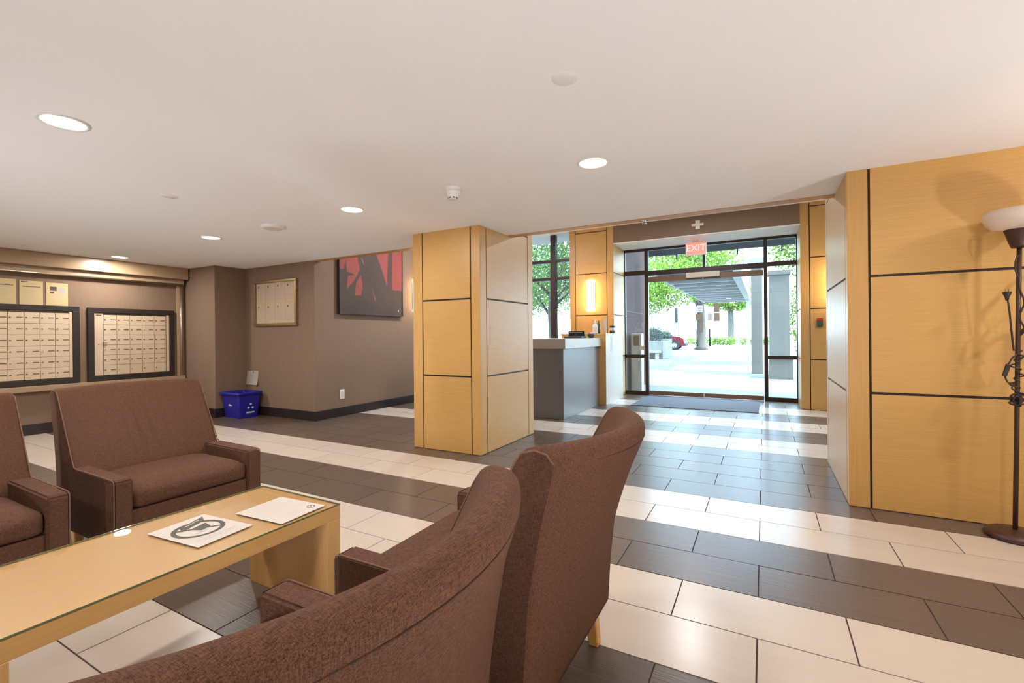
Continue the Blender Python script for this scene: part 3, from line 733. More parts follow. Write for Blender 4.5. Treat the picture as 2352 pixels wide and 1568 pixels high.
# curled sheet pinned above the blue bin
bm = bmesh.new(); g = {}
for i in range(9):
    for k in range(11):
        u, v = i/8, k/10
        g[i, k] = bm.verts.new((-7.385+0.290*u, YN-0.0015-0.030*(v**2)*(0.35+abs(u-0.45)*0.9), 0.694-0.226*v))
for i in range(8):
    for k in range(10):
        f = bm.faces.new((g[i, k], g[i+1, k], g[i+1, k+1], g[i, k+1])); f.smooth = True
bmesh.ops.solidify(bm, geom=list(bm.faces), thickness=0.0008)
ns = link('pinned_sheet', mesh('pinned_sheet', bm), 'paper_bright')
ps = []
for k, (a, b) in enumerate(((0.34, 0.62), (0.30, 0.60), (0.24, 0.64), (0.34, 0.60), (0.28, 0.56), (0.42, 0.56))):
    v = 0.22+0.1*k; z = 0.694-0.226*v; y = YN-0.0030-0.030*v*v*(0.35+0.02)
    ps.append([(-7.385+0.29*a, y-0.003, z), (-7.385+0.29*b, y-0.003, z), (-7.385+0.29*b, y-0.003, z+0.008), (-7.385+0.29*a, y-0.003, z+0.008)])
link('print', mesh('print', poly_bm(ps)), 'ink_pale', ns)
link('crest', mesh('crest', poly_bm([[(-7.23, YN-0.004, 0.662), (-7.205, YN-0.004, 0.662), (-7.205, YN-0.004, 0.680), (-7.23, YN-0.004, 0.680)]])), 'ink', ns)
tag(ns, 'curling white sheet pinned to the wall above the blue bin', 'notice')

def recycling_box():
    e = empty('recycling_box', (-7.150, 4.325, 0))
    def rng(hx, hy, z, n=6, r=0.03):
        out = []
        for sx, sy, a0 in ((1, 1, 0), (-1, 1, PI/2), (-1, -1, PI), (1, -1, 3*PI/2)):
            for i in range(n+1):
                a = a0+PI/2*i/n; out.append((sx*(hx-r)+r*math.cos(a), sy*(hy-r)+r*math.sin(a), z))
        return out
    def loft(layers):
        bm = bmesh.new(); R = [[bm.verts.new(p) for p in l] for l in layers]
        for A, B in zip(R, R[1:]):
            for k in range(len(A)):
                f = bm.faces.new((A[k], A[(k+1) % len(A)], B[(k+1) % len(B)], B[k])); f.smooth = True
        return bm, R
    bm, R = loft([rng(0.190, 0.150, 0.0), rng(0.222, 0.182, 0.370), rng(0.216, 0.176, 0.370), rng(0.186, 0.146, 0.010)])
    bm.faces.new(R[0][::-1]); bm.faces.new(R[-1])
    bmesh.ops.recalc_face_normals(bm, faces=bm.faces)
    for r in R:
        for k in range(len(r)):
            ed = bm.edges.get((r[k], r[(k+1) % len(r)]))
            if ed: ed.smooth = False
    link('bin_body', mesh('bin_body', bm), 'recycle_blue', e)
    bm, R = loft([rng(0.220, 0.180, 0.352), rng(0.240, 0.200, 0.352), rng(0.243, 0.203, 0.388), rng(0.220, 0.180, 0.392), rng(0.214, 0.174, 0.360)])
    bmesh.ops.recalc_face_normals(bm, faces=bm.faces)
    link('rim', mesh('rim', bm), 'recycle_blue', e)
    # marks: maker's script on the -y face, three arrows and a label on the +x face
    def fy(z): return -(0.150+0.032*z/0.37)-0.0015
    def fx(z): return 0.190+0.032*z/0.37+0.0015
    pts = [(-0.045, 0.205), (-0.03, 0.20), (-0.005, 0.222), (0.006, 0.218), (0.0, 0.208), (0.03, 0.206), (0.055, 0.200), (0.055, 0.192), (-0.03, 0.188), (-0.045, 0.195)]
    o = link('script_mark', mesh('script_mark', poly_bm([[(x-0.01, fy(z), z) for x, z in pts]])), 'white_plastic', e)
    ps = []
    for k in range(3):
        a = PI/2+k*2*PI/3
        c0 = (0.038*math.cos(a), 0.038*math.sin(a))
        ps.append([(fx(0.17+c0[1]+dz), 0.02+c0[0]+dy, 0.17+c0[1]+dz) for dy, dz in ((-0.018, -0.010), (0.012, -0.014), (0.020, 0.004), (0.002, 0.018), (-0.016, 0.012))])
    link('recycling_arrows', mesh('recycling_arrows', poly_bm(ps)), 'white_plastic', e)
    link('label_strip', mesh('label_strip', poly_bm([[(fx(0.068), -0.045, 0.068), (fx(0.068), 0.085, 0.068), (fx(0.092), 0.085, 0.092), (fx(0.092), -0.045, 0.092)]])), 'cream_plastic', e)
    tag(e, 'blue plastic recycling box in the wall corner', 'bin')
recycling_box()

XP = -5.754
pa = empty('painting', (XP, 5.70, 1.56))
py0, py1, pz0, pz1 = 4.975, 6.395, 1.575, 3.02
box('canvas', XP, XP+0.050, py0+0.012, py1-0.012, pz0+0.012, pz1-0.012, 'canvas_red', pa)
for a in ((py0, py1, pz0, pz0+0.014), (py0, py1, pz1-0.014, pz1), (py0, py0+0.014, pz0+0.014, pz1-0.014), (py1-0.014, py1, pz0+0.014, pz1-0.014)):
    box('frame', XP, XP+0.058, a[0], a[1], a[2], a[3], 'dark_frame', pa, bev=0.002)
shapes = [('dark_blades', 'canvas_dark', [[(4.99, 2.172), (4.99, 2.271), (5.062, 2.271), (5.113, 2.426), (5.126, 2.247), (5.301, 2.205), (5.149, 2.177), (5.128, 2.011), (5.113, 1.59), (4.99, 1.59)]]),
          ('dark_blades', 'canvas_dark', [[(5.10, 1.95), (5.269, 2.103), (5.407, 2.326), (5.437, 2.249), (5.31, 2.075), (5.287, 1.866), (5.103, 1.60)]]),
          ('dark_blades', 'canvas_dark', [[(5.330, 2.56), (5.345, 2.66), (5.72, 2.74), (5.761, 2.579), (5.84, 2.447), (6.001, 2.081), (6.135, 2.031), (6.338, 2.039), (6.38, 2.03), (6.38, 1.59), (5.283, 1.59), (5.287, 1.882), (5.401, 1.858), (5.456, 2.008), (5.426, 2.199), (5.386, 2.323)]]),
          ('dark_blades', 'canvas_dark', [[(6.050, 2.95), (6.110, 2.95), (6.131, 2.669), (6.122, 2.013), (5.995, 2.003), (6.045, 2.656)]]),
          ('dark_ground', 'canvas_dark', [[(4.99, 1.86), (5.287, 1.882), (6.38, 1.961), (6.38, 1.59), (4.99, 1.59)]]),
          ('mauve_streak', 'canvas_mauve', [[(5.415, 2.491), (5.451, 2.485), (5.492, 2.377), (5.465, 2.398)], [(5.631, 2.081), (5.655, 2.027), (5.735, 1.82), (5.715, 1.82)]]),
          ('signature_dash', 'white_plastic', [[(6.275, 1.692), (6.285, 1.692), (6.285, 1.660), (6.275, 1.660)]])]
for k, (nm, m, ps) in enumerate(shapes):
    link(nm, mesh(nm, poly_bm([[(XP+0.0506+0.0003*k, y, z) for y, z in p] for p in ps])), m, pa, -pa.location)
tag(pa, 'large red painting with dark abstract blades and black frame', 'painting')
ol = empty('wall_outlet', (XP, 5.055, 0.264))
box('cover_plate', XP, XP+0.006, 5.010, 5.100, 0.264, 0.412, 'white_plastic', ol, bev=0.002)
box('socket', XP+0.005, XP+0.009, 5.036, 5.074, 0.290, 0.386, 'cream_plastic', ol, bev=0.001)
tag(ol, 'white power outlet on the grey lobby wall below the painting', 'outlet')

def sconce(loc, rz, label):
    e = empty('wall_sconce', loc, rz)
    # local: wall plane y=0, light towards -y
    link('back_plate', mesh('back_plate', box_bm(0.17, 0.012, 0.52, 0.003)), 'satin_metal', e, (0, -0.006, 0.30))
    bm = bmesh.new(); n = 14; A = []; B = []
    for i in range(n+1):
        a = PI*i/n; A.append(bm.verts.new((-0.085*math.cos(a), -0.012-0.075*math.sin(a), 0.0))); B.append(bm.verts.new((-0.085*math.cos(a), -0.012-0.075*math.sin(a), 0.60)))
    for i in range(n):
        f = bm.faces.new((A[i], A[i+1], B[i+1], B[i])); f.smooth = True
    bm.faces.new(A[::-1]); bm.faces.new(B)
    bmesh.ops.recalc_face_normals(bm, faces=bm.faces)
    link('shade', mesh('shade', bm), 'sconce_shade', e)
    for z in (0.15, 0.45):
        lamp('sconce_lamp', 'POINT', (0, -0.16, z), (0, 0, 0), 5.0, (1.0, 0.68, 0.38), e, shadow_soft_size=0.06)
    tag(e, label, 'wall light', 'lobby wall sconces')
sconce((-2.968, 8.710, 1.682), 0, 'lit wall sconce on the veneer column behind the reception desk')
sconce((XP, 6.80, 1.682), PI/2, 'lit wall sconce peeking out beside the red painting')
sconce((0.99, 8.710, 1.682), 0, 'lit wall sconce hidden beside the fire alarm pull station')

# ================================================================== LOBBY THINGS
ex = empty('exit_sign', (-1.085, 9.10, 2.62))
box('housing', -1.265, -0.905, 9.075, 9.125, 2.665, 2.915, 'white_plastic', ex, bev=0.010)
box('face', -1.245, -0.925, 9.069, 9.076, 2.685, 2.895, 'exit_red', ex)
box('mount', -1.145, -1.025, 9.080, 9.120, 2.915, 2.950, 'white_plastic', ex)
me = text_mesh('EXIT', 0.165, 0.001); me.materials.append(MT['exit_letter'])
o = link('letters', me, None, ex, Vector((-1.085, 9.068, 2.79))-ex.location, (PI/2, 0, 0))
tag(ex, 'glowing red exit sign hanging above the entrance doors', 'exit sign')
em = empty('emergency_light', (-1.007, 8.712, 3.05))
box('lamp_bar', -1.108, -0.906, 8.672, 8.704, 3.105, 3.152, 'cream_plastic', em, bev=0.012)
box('housing', -1.045, -0.968, 8.682, 8.712, 3.050, 3.208, 'cream_plastic', em, bev=0.006)
tag(em, 'cream cross shaped emergency light on the brown bulkhead', 'emergency light')
pl = empty('fire_alarm_pull', (0.768, 8.710, 1.32))
box('body', 0.728, 0.808, 8.672, 8.711, 1.318, 1.448, 'grey_plastic', pl, bev=0.005)
box('top_cap', 0.730, 0.806, 8.668, 8.673, 1.412, 1.446, 'red_plastic', pl)
box('window', 0.745, 0.791, 8.667, 8.673, 1.338, 1.395, 'green_plastic', pl)
tag(pl, 'small red and black fire alarm pull station on the veneer', 'alarm station')
mt = box('door_mat', -2.035, -0.080, 8.00, 9.30, 0.0, 0.010, 'door_mat_grey', None, bev=0.003)
tag(mt, 'dark grey entrance mat lying before the glass doors', 'mat')

rd = empty('reception_desk', (-3.2, 7.0, 0))
box('body', -4.60, -2.545, 6.225, 7.855, 0.0, 1.020, 'laminate_grey', rd, bev=0.003)
box('countertop', -4.65, -2.500, 6.190, 7.858, 1.020, 1.166, 'beige_stone', rd, bev=0.004)
tag(rd, 'grey reception desk with thick beige countertop behind the pillar', 'desk')
rc = empty('reception_end_cabinet', (-2.7, 8.3, 0))
box('body', -3.25, -2.425, 7.860, 8.708, 0.0, 1.215, 'stile_veneer', rc, bev=0.002)
box('daylit_side', -2.425, -2.4185, 7.866, 8.960, 0.0, 1.2145, 'daylit_beige', rc)  # added thin face; its pale beige stands for daylight on the cabinet side
box('top_slab', -3.26, -2.418, 7.856, 8.708, 1.215, 1.244, 'panel_veneer', rc, bev=0.002)
box('return_panel', -2.512, -2.4255, 8.709, 8.960, 0.0, 1.244, 'stile_veneer', rc, bev=0.002)
tag(rc, 'tall oak end cabinet joining the reception desk to the column', 'cabinet')
# things on the counter
ph = empty('desk_phone', (-2.72, 7.30, 1.166))
box('base', -2.93, -2.62, 7.20, 7.42, 1.1665, 1.200, 'grey_plastic', ph, bev=0.006)
box('display', -2.93, -2.64, 7.40, 7.43, 1.190, 1.285, 'screen_dark', ph, bev=0.004)
box('trim_line', -2.91, -2.68, 7.396, 7.401, 1.255, 1.263, 'cream_plastic', ph)
box('handset', -2.78, -2.73, 7.22, 7.40, 1.200, 1.222, 'screen_dark', ph, bev=0.008)
tag(ph, 'dark grey office machine on the reception countertop', 'office machine')
pb = empty('trinket_bowl', (-2.56, 7.50, 1.166))
lathe('bowl', [(0, 0.001), (0.035, 0.002), (0.062, 0.05), (0.066, 0.075), (0.060, 0.075), (0.055, 0.05), (0.03, 0.010), (0, 0.009)], 'grey_plastic', pb)
for k in range(14):
    a = random.uniform(0, 2*PI); rr = random.uniform(0, 0.036)
    lathe('sweet', [(0, -0.014), (0.012, -0.007), (0.014, 0.0), (0.012, 0.007), (0, 0.014)], 'white_plastic' if k % 2 else 'steel_blue', pb, (rr*math.cos(a), rr*math.sin(a), 0.060+random.uniform(0, 0.030)), n=8)
tag(pb, 'small bowl of wrapped sweets at the counter corner', 'bowl')
sb = empty('sanitizer_bottle', (-2.650, 7.98, 1.244))
lathe('bottle', [(0, 0.0005), (0.040, 0.001), (0.043, 0.01), (0.043, 0.130), (0.036, 0.160), (0.014, 0.172), (0.014, 0.190), (0, 0.190)], 'white_plastic', sb)
lathe('label_band', [(0.0436, 0.03), (0.0438, 0.031), (0.0438, 0.11), (0.0436, 0.111)], 'cream_plastic', sb)
lathe('pump_collar', [(0.016, 0.186), (0.018, 0.188), (0.018, 0.210), (0.006, 0.214), (0.006, 0.240), (0, 0.240)], 'white_plastic', sb)
link('pump_nozzle', mesh('pump_nozzle', box_bm(0.055, 0.016, 0.014, 0.003)), 'white_plastic', sb, (0.012, 0, 0.240))
tag(sb, 'white pump bottle standing on the end cabinet', 'bottle')
gb = lathe('green_bottle', [(0, 0.0005), (0.028, 0.001), (0.030, 0.01), (0.030, 0.16), (0.016, 0.195), (0.013, 0.230), (0, 0.232)], 'green_plastic', None, (-2.615, 8.085, 1.244))
tag(gb, 'olive green bottle behind the white pump bottle', 'bottle')
fl = empty('leaflet_pile', (-2.66, 7.915, 1.244))
for k in range(3): link('leaflet', mesh('leaflet', box_bm(0.21, 0.075, 0.0035)), 'paper', fl, (0.01*k-0.06, 0.003*k, 0.002+0.0037*k), (0, 0, 0.04*k))
tag(fl, 'short pile of white leaflets in front of the pump bottle', 'leaflets')
cs = empty('card_stand', (-2.500, 8.10, 1.244))
link('card', mesh('card', box_bm(0.060, 0.004, 0.265)), 'paper', cs, (0, 0.0, 0.1335)); link('foot', mesh('foot', box_bm(0.062, 0.05, 0.004)), 'white_plastic', cs, (0, 0, 0.002))
tag(cs, 'tall narrow white card stand at the cabinet corner', 'card stand')
tb = empty('tissue_box', (-2.475, 8.47, 1.244))
link('carton', mesh('carton', box_bm(0.075, 0.11, 0.140, 0.002)), 'steel_blue', tb, (0, 0, 0.0705)); link('print_band', mesh('print_band', box_bm(0.0765, 0.1115, 0.05)), 'paper', tb, (0, 0, 0.08))
tag(tb, 'small blue grey carton at the rear cabinet corner', 'carton')
tk = empty('hanging_tag', (-2.420, 8.22, 0.99))
for z0, z1, dx in ((1.13, 1.205, 0.0), (1.055, 1.125, 0.001), (0.93, 1.05, 0.002)):
    box('card', -2.4184, -2.4155+dx, 8.165, 8.265, z0, z1, 'paper', tk)
tag(tk, 'column of small white labels on the end cabinet side', 'label')

# ================================================================== FLOOR LAMP
def floor_lamp():
    e = empty('floor_lamp', (1.285, 3.800, 0))
    lathe('base', [(0, 0.0), (0.128, 0.0), (0.135, 0.012), (0.130, 0.032), (0.105, 0.044), (0.03, 0.050), (0.014, 0.052), (0, 0.052)], 'lamp_bronze', e, n=40)
    tilt = 0.030
    def pp(z): return (tilt*(z/1.75), 0.0, z)
    tube('pole', [pp(0.04), pp(0.6), pp(1.2), pp(1.72)], 0.0115, 'lamp_bronze', e, n=12)
    lathe('cup', [(0, 1.700), (0.034, 1.702), (0.040, 1.715), (0.066, 1.806), (0.066, 1.812), (0, 1.812)], 'lamp_bronze', e, (tilt, 0, 0))
    lathe('bowl_shade', [(0, 1.806), (0.070, 1.808), (0.118, 1.822), (0.146, 1.850), (0.156, 1.885), (0.152, 1.920), (0.143, 1.922), (0.146, 1.886), (0.136, 1.856), (0.110, 1.832), (0.06, 1.818), (0, 1.816)], 'opal_glass', e, (tilt, 0, 0), n=44)
    # reading branch reaching to the right
    b = tube('reading_arm', [pp(1.18)[0:1]+(0, 1.185), (0.06, -0.01, 1.245), (0.14, -0.02, 1.33), (0.20, -0.02, 1.40), (0.24, -0.02, 1.42)], 0.010, 'lamp_bronze', e)
    lathe('reading_shade', [(0.0, 0.0), (0.02, 0.0), (0.03, -0.02), (0.06, -0.11), (0.056, -0.11), (0.026, -0.02), (0.0, -0.012)], 'opal_glass', e, (0.255, -0.02, 1.425), (0, -0.5, 0))
    # cable: loop near the top, down the pole in coils, plug sticking up, inline switch, knot
    pts = [(0.028, -0.014, 1.66), (0.010, -0.02, 1.64), (0.004, -0.02, 1.58), (0.020, -0.016, 1.52)]
    k = 0
    for z in [1.46, 1.38, 1.30, 1.24]:
        pts.append((pp(z)[0]+0.016*(1 if k % 2 else -1)*0.6+0.010, -0.013, z)); k += 1
    pts += [(0.060, -0.012, 1.18), (0.075, -0.012, 1.13), (0.045, -0.014, 1.08), (0.012, -0.016, 1.03)]
    tube('cable', catm3(pts, 5), 0.0042, 'cable', e, n=6)
    cz = [(pp(1.16-0.52*i/60)[0]+0.017*math.cos(i*0.95)+(0.014*math.sin(i*0.31)), 0.019*math.sin(i*0.95), 1.10-0.33*i/60) for i in range(61)]
    tube('cable_coil', catm3(cz, 3), 0.0045, 'cable', e, n=6)
    pg = tube('plug_lead', catm3([(-0.002, -0.012, 1.10), (-0.012, -0.013, 1.22), (-0.020, -0.013, 1.34), (-0.028, -0.013, 1.405)], 5), 0.0045, 'cable', e, n=6)
    p = lathe('plug', [(0, 1.395), (0.007, 1.396), (0.010, 1.412), (0.020, 1.440), (0.020, 1.446), (0, 1.446)], 'cable', e, (-0.029, -0.013, 0), n=14)
    for dx in (-0.007, 0.007): link('prong', mesh('prong', box_bm(0.0025, 0.006, 0.018)), 'brass', p, (dx, 0, 1.454))
    sw = link('switch', mesh('switch', box_bm(0.022, 0.016, 0.075, 0.005)), 'cable', e, (-0.035, -0.014, 0.985), (0, 0.25, 0))
    tube('switch_lead', catm3([(-0.026, -0.014, 1.02), (-0.008, -0.014, 1.06), (0.020, -0.014, 1.085)], 4), 0.0042, 'cable', e, n=6)
    tube('switch_lead', catm3([(-0.042, -0.014, 0.950), (-0.030, -0.016, 0.915), (-0.006, -0.015, 0.905), (-0.014, -0.018, 0.88), (0.01, -0.018, 0.86)], 4), 0.0042, 'cable', e, n=6)
    for j in range(5):
        a0 = j*1.26; c = pp(0.815)
        tube('cable_knot', [(c[0]+0.034*math.cos(t)*math.cos(a0*0.3)+0.012*math.cos(a0), -0.018+0.01*math.sin(a0), c[2]+0.026*math.sin(t)+0.012*math.sin(a0)) for t in [2*PI*i/16 for i in range(16)]], 0.0045, 'cable', e, n=6, closed=True)
    tag(e, 'dark bronze torchiere floor lamp with opal bowl and wound cable', 'floor lamp')
def catm3(pts, n):
    out = []; K = len(pts)
    for i in range(K-1):
        p = [Vector(pts[max(i-1, 0)]), Vector(pts[i]), Vector(pts[i+1]), Vector(pts[min(i+2, K-1)])]
        for k in range(n):
            t = k/n; out.append(0.5*(2*p[1]+(p[2]-p[0])*t+(2*p[0]-5*p[1]+4*p[2]-p[3])*t*t+(3*p[1]-p[0]-3*p[2]+p[3])*t**3))
    out.append(Vector(pts[-1])); return out
floor_lamp()
# unseen lit torchiere, added to brighten the ceiling at the right
def torchiere(x, y, label, watts=TORCH_W):
    e = empty('torchiere', (x, y, 0))
    lathe('base', [(0, 0.0), (0.128, 0.0), (0.135, 0.012), (0.130, 0.032), (0.105, 0.044), (0.03, 0.050), (0.014, 0.052), (0, 0.052)], 'lamp_bronze', e, n=40)
    tube('pole', [(0, 0, 0.04), (0, 0, 1.2), (0, 0, 1.72)], 0.0115, 'lamp_bronze', e, n=12)
    lathe('cup', [(0, 1.700), (0.034, 1.702), (0.040, 1.715), (0.066, 1.806), (0.066, 1.812), (0, 1.812)], 'lamp_bronze', e)
    lathe('bowl_shade', [(0, 1.806), (0.070, 1.808), (0.118, 1.822), (0.146, 1.850), (0.156, 1.885), (0.152, 1.920), (0.143, 1.922), (0.146, 1.886), (0.136, 1.856), (0.110, 1.832), (0.06, 1.818), (0, 1.816)], 'opal_glass', e, n=44)
    lamp('added_torchiere_lamp', 'AREA', (0, 0, 1.90), (PI, 0, 0), watts, (1.0, 0.95, 0.90), e, shape='DISK', size=0.20)
    tag(e, label, 'floor lamp')
torchiere(2.55, 2.75, 'added lit torchiere floor lamp out of view, right of the veneer wall', 60.0)
def uplight(x, y, aim, label, k=1.0):
    """added fill lamp, unseen: floor uplighter can whose head leans towards a point of the ceiling"""
    e = empty('added_uplight_can', (x, y, 0))  # added out of view to brighten the lounge ceiling
    d = (Vector((aim[0], aim[1], H))-Vector((x, y, 0.25))).normalized()
    q = d.to_track_quat('Z', 'Y').to_euler()
    lathe('foot', [(0, 0.0), (0.085, 0.0), (0.088, 0.008), (0.085, 0.018), (0.014, 0.022), (0.012, 0.13), (0, 0.13)], 'lamp_bronze', e)
    h = lathe('head', [(0, -0.10), (0.070, -0.10), (0.080, -0.09), (0.086, 0.09), (0.080, 0.09), (0.074, -0.02), (0, -0.03)], 'lamp_bronze', e, (0, 0, 0.22), q)
    lathe('lens', [(0, 0.05), (0.078, 0.05)], 'downlight_lens', h)
    l = lamp('added_uplight_lamp', 'SPOT', Vector((0, 0, 0.22))+d*0.10, d.to_track_quat('-Z', 'Y').to_euler(), UP_W*k, (0.98, 0.97, 1.0), e, spot_size=math.radians(100), spot_blend=1.0, shadow_soft_size=0.07)
    tag(e, label, 'uplight', 'added uplighter cans out of view')
for x, y, aim, w, k in ((0.9, -0.1, (-0.6, 2.2), 'right behind the viewer', 1.25), (2.5, 2.0, (0.9, 3.0), 'right of the picture by the veneer wall', 1.0), (-1.6, -1.4, (-2.2, 2.0), 'behind the nearest armchair', 1.2),
                     (-4.2, -0.7, (-4.2, 2.5), 'behind the left armchair', 1.0), (-6.9, 0.2, (-5.8, 2.8), 'near the mailbox wall', 0.35), (-4.5, -2.5, (-3.2, 1.0), 'by the rear wall', 1.0)):
    uplight(x, y, aim, 'added unseen floor uplighter can '+w, k)

# ================================================================== OUTDOORS
def ground():
    struct(box('floor_forecourt', -30, 20, 9.62, 32.0, -0.20, -0.02, 'paving'))
    struct(box('floor_street', -70, 40, 32.0, 140.0, -0.22, -0.03, 'asphalt'))
ground()
ew = struct(box('wall_outside_left', -3.35, -2.60, 9.72, 11.95, -0.02, HL+0.18, 'brown_stone'))
for z in (0.85, 1.72, 2.6): box('joint', -3.36, -2.596, 9.72, 11.955, z, z+0.012, 'groove', ew)
ic = empty('intercom_post', (-2.44, 10.25, -0.02))
box('post', -2.55, -2.33, 10.15, 10.35, -0.02, 1.24, 'cream_plastic', ic, bev=0.01); box('panel', -2.50, -2.38, 10.14, 10.155, 0.98, 1.20, 'satin_metal', ic)
tag(ic, 'beige intercom post outside the left sidelight', 'post')
c = empty('concrete_column', (-0.2, 16.35, -0.02)); box('shaft', -0.35, -0.04, 16.18, 16.60, -0.02, 3.35, 'concrete', c, bev=0.01); box('capital', -0.42, 0.03, 16.12, 16.66, 3.35, 3.55, 'steel_white', c)
tag(c, 'pale concrete column outside the right glass door', 'column', 'forecourt columns')
c = empty('concrete_column', (0.4, 17.4, -0.02)); box('shaft', 0.130, 0.640, 15.30, 15.80, -0.02, 2.90, 'concrete', c, bev=0.01); box('capital', 0.10, 0.67, 15.27, 15.83, 2.90, 3.02, 'concrete', c)
tag(c, 'wide pale concrete column outside the right sidelight', 'column', 'forecourt columns')
c = empty('planter', (0.4, 14.7, -0.02)); box('trough', 0.110, 0.680, 14.48, 15.10, -0.02, 0.52, 'concrete', c, bev=0.01); box('coping', 0.09, 0.70, 14.46, 15.12, 0.52, 0.56, 'concrete', c, bev=0.006)
tag(c, 'low concrete planter seen through the lower right sidelight', 'planter')
# steel canopy
def canopy():
    e = empty('steel_canopy', (-2, 22, 3.1))
    for k in range(11):
        y = 16.6+k*1.42
        box('slat', -3.30, -0.86, y, y+1.05, 3.30, 3.36, 'steel_blue', e)
        box('slat_cap', -3.30, -0.86, y+1.05, y+1.30, 3.20, 3.38, 'steel_white', e)
    box('edge_beam', -3.40, -3.30, 16.4, 32.5, 3.24, 3.46, 'steel_white', e); box('edge_beam', -0.86, -0.62, 16.4, 32.5, 3.00, 3.46, 'steel_white', e)
    box('post', -0.82, -0.66, 27.0, 27.2, -0.02, 3.0, 'steel_white', e)
    tag(e, 'slatted steel canopy over the forecourt', 'canopy')
canopy()
e = empty('canopy_beam', (-1, 12.1, 3.2)); box('web', -2.59, 2.2, 12.0, 12.12, 3.20, 3.36, 'steel_blue', e)
for x in (-1.9, -0.55, 0.35): link('bracket', mesh('bracket', prism_bm([(12.0, 3.20), (12.0, 3.06), (12.30, 3.20)], 'x', x, x+0.03)), 'steel_blue', e, -e.location)
box('post', 2.05, 2.2, 12.0, 12.12, -0.02, 3.2, 'steel_blue', e)
tag(e, 'dark steel beam crossing just outside the transom windows', 'beam')

def foliage_mesh(name, blobs, n, size, seed):
    rnd = random.Random(seed); vs_, fs = [], []
    tot = sum(b[3]*b[4]*b[5] for b in blobs)
    for (x, y, z, rx, ry, rz) in blobs:
        k = int(n*rx*ry*rz/tot)
        for _ in range(k):
            while True:
                a = Vector((rnd.uniform(-1, 1), rnd.uniform(-1, 1), rnd.uniform(-1, 1)))
                if 0.05 < a.length < 1: break
            a = a*(0.55+0.45*rnd.random())/max(a.length, 0.55) if rnd.random() < 0.6 else a
            c = Vector((x+a.x*rx, y+a.y*ry, z+a.z*rz))
            u = Vector((rnd.gauss(0, 1), rnd.gauss(0, 1), rnd.gauss(0, 1))).normalized(); v = u.orthogonal().normalized()
            w = u.cross(v); s = size*rnd.uniform(0.6, 1.3)
            i = len(vs_)
            vs_ += [c-v*s*0.5, c+w*s*0.32, c+v*s*0.5, c-w*s*0.32]; fs.append((i, i+1, i+2, i+3))
    me = bpy.data.meshes.new(name); me.from_pydata([tuple(p) for p in vs_], [], fs); return me
def tree(x, y, th, tr, blobs, n, size, m, label, seed, flare=True, z0=-0.03):
    e = empty('street_tree', (x, y, z0))
    pts = [(0, 0, 0), (0.02, 0, 0.25), (0.03, 0, th*0.5), (-0.03, 0.02, th), (0.05, 0, th+1.6)]
    tube('trunk', pts, [tr*1.7 if flare else tr, tr*1.05, tr*0.95, tr*0.85, tr*0.4], 'bark', e, n=12)
    rnd = random.Random(seed)
    for k in range(5):
        a = rnd.uniform(0, 2*PI); L_ = rnd.uniform(0.9, 1.6)
        tube('branch', [(-0.03, 0.02, th-0.2+0.2*k), (0.5*L_*math.cos(a), 0.5*L_*math.sin(a), th+0.5+0.2*k), (1.2*L_*math.cos(a), 1.2*L_*math.sin(a), th+1.2+0.25*k)], [tr*0.5, tr*0.35, tr*0.15], 'bark', e, n=7)
    o = link('foliage', foliage_mesh('foliage', [(bx-x, by-y, bz-z0, a, b, c) for bx, by, bz, a, b, c in blobs], n, size, seed), m, e); o['kind'] = 'stuff'
    tag(e, label, 'tree', 'street trees')
tree(-4.45, 40.0, 3.2, 0.36, [(-6.3, 36, 5.0, 3.2, 3.5, 1.9), (-9.0, 38, 4.6, 3.5, 3.5, 2.0), (-4.0, 39, 6.2, 3.0, 3, 2.2), (-6.5, 40, 8.0, 5, 4, 2.2)], 24000, 0.21, 'leaf_green', 'leafy tree with flared trunk behind the door handles', 3)
tree(-3.55, 62.0, 4.0, 0.40, [(-3.3, 62, 5.4, 2.5, 2.5, 1.5), (-5.2, 63, 6.0, 2.2, 2.5, 1.5), (-2.0, 62, 6.2, 1.4, 2, 1.0)], 7000, 0.28, 'leaf_green', 'distant tree framed between door notices and the concrete column', 5)
tree(-7.25, 16.5, 2.2, 0.12, [(-7.3, 16.8, 4.6, 2.2, 1.6, 2.3), (-6.0, 17.5, 4.9, 2.0, 1.6, 2.8), (-8.4, 17.5, 4.2, 1.7, 1.5, 2.0), (-6.0, 17.8, 3.0, 1.2, 1.2, 0.9)], 22000, 0.10, 'leaf_deep', 'slim tree filling the reception window', 9, False)
tree(3.2, 21.0, 2.2, 0.15, [(1.7, 20.8, 4.6, 1.6, 1.5, 1.4), (3.0, 21.5, 4.9, 1.8, 1.5, 1.5), (1.75, 21.0, 1.9, 0.95, 1.2, 1.9)], 12000, 0.13, 'leaf_green', 'bright tree beyond the right sidelight', 11, False)
tree(-14.5, 26.0, 2.6, 0.22, [(-14, 27, 4.6, 3.5, 3, 2.4), (-11.5, 27, 4.8, 2.6, 3, 2.4), (-17, 28, 4.5, 3.5, 3, 2.4)], 14000, 0.18, 'leaf_deep', 'dark green tree behind the slim tree at the window', 13, False)
hd = empty('hedge', (-12, 58, -0.03))
o = link('foliage', foliage_mesh('foliage', [(x+12+random.uniform(-0.6, 0.6), random.uniform(-0.6, 0.6), 0.45, 1.3, 0.8, random.uniform(0.35, 0.6)) for x in range(-26, 1, 2)], 7000, 0.20, 21), 'leaf_green', hd); o['kind'] = 'stuff'
tag(hd, 'low green hedge across the street behind the trunks', 'hedge')

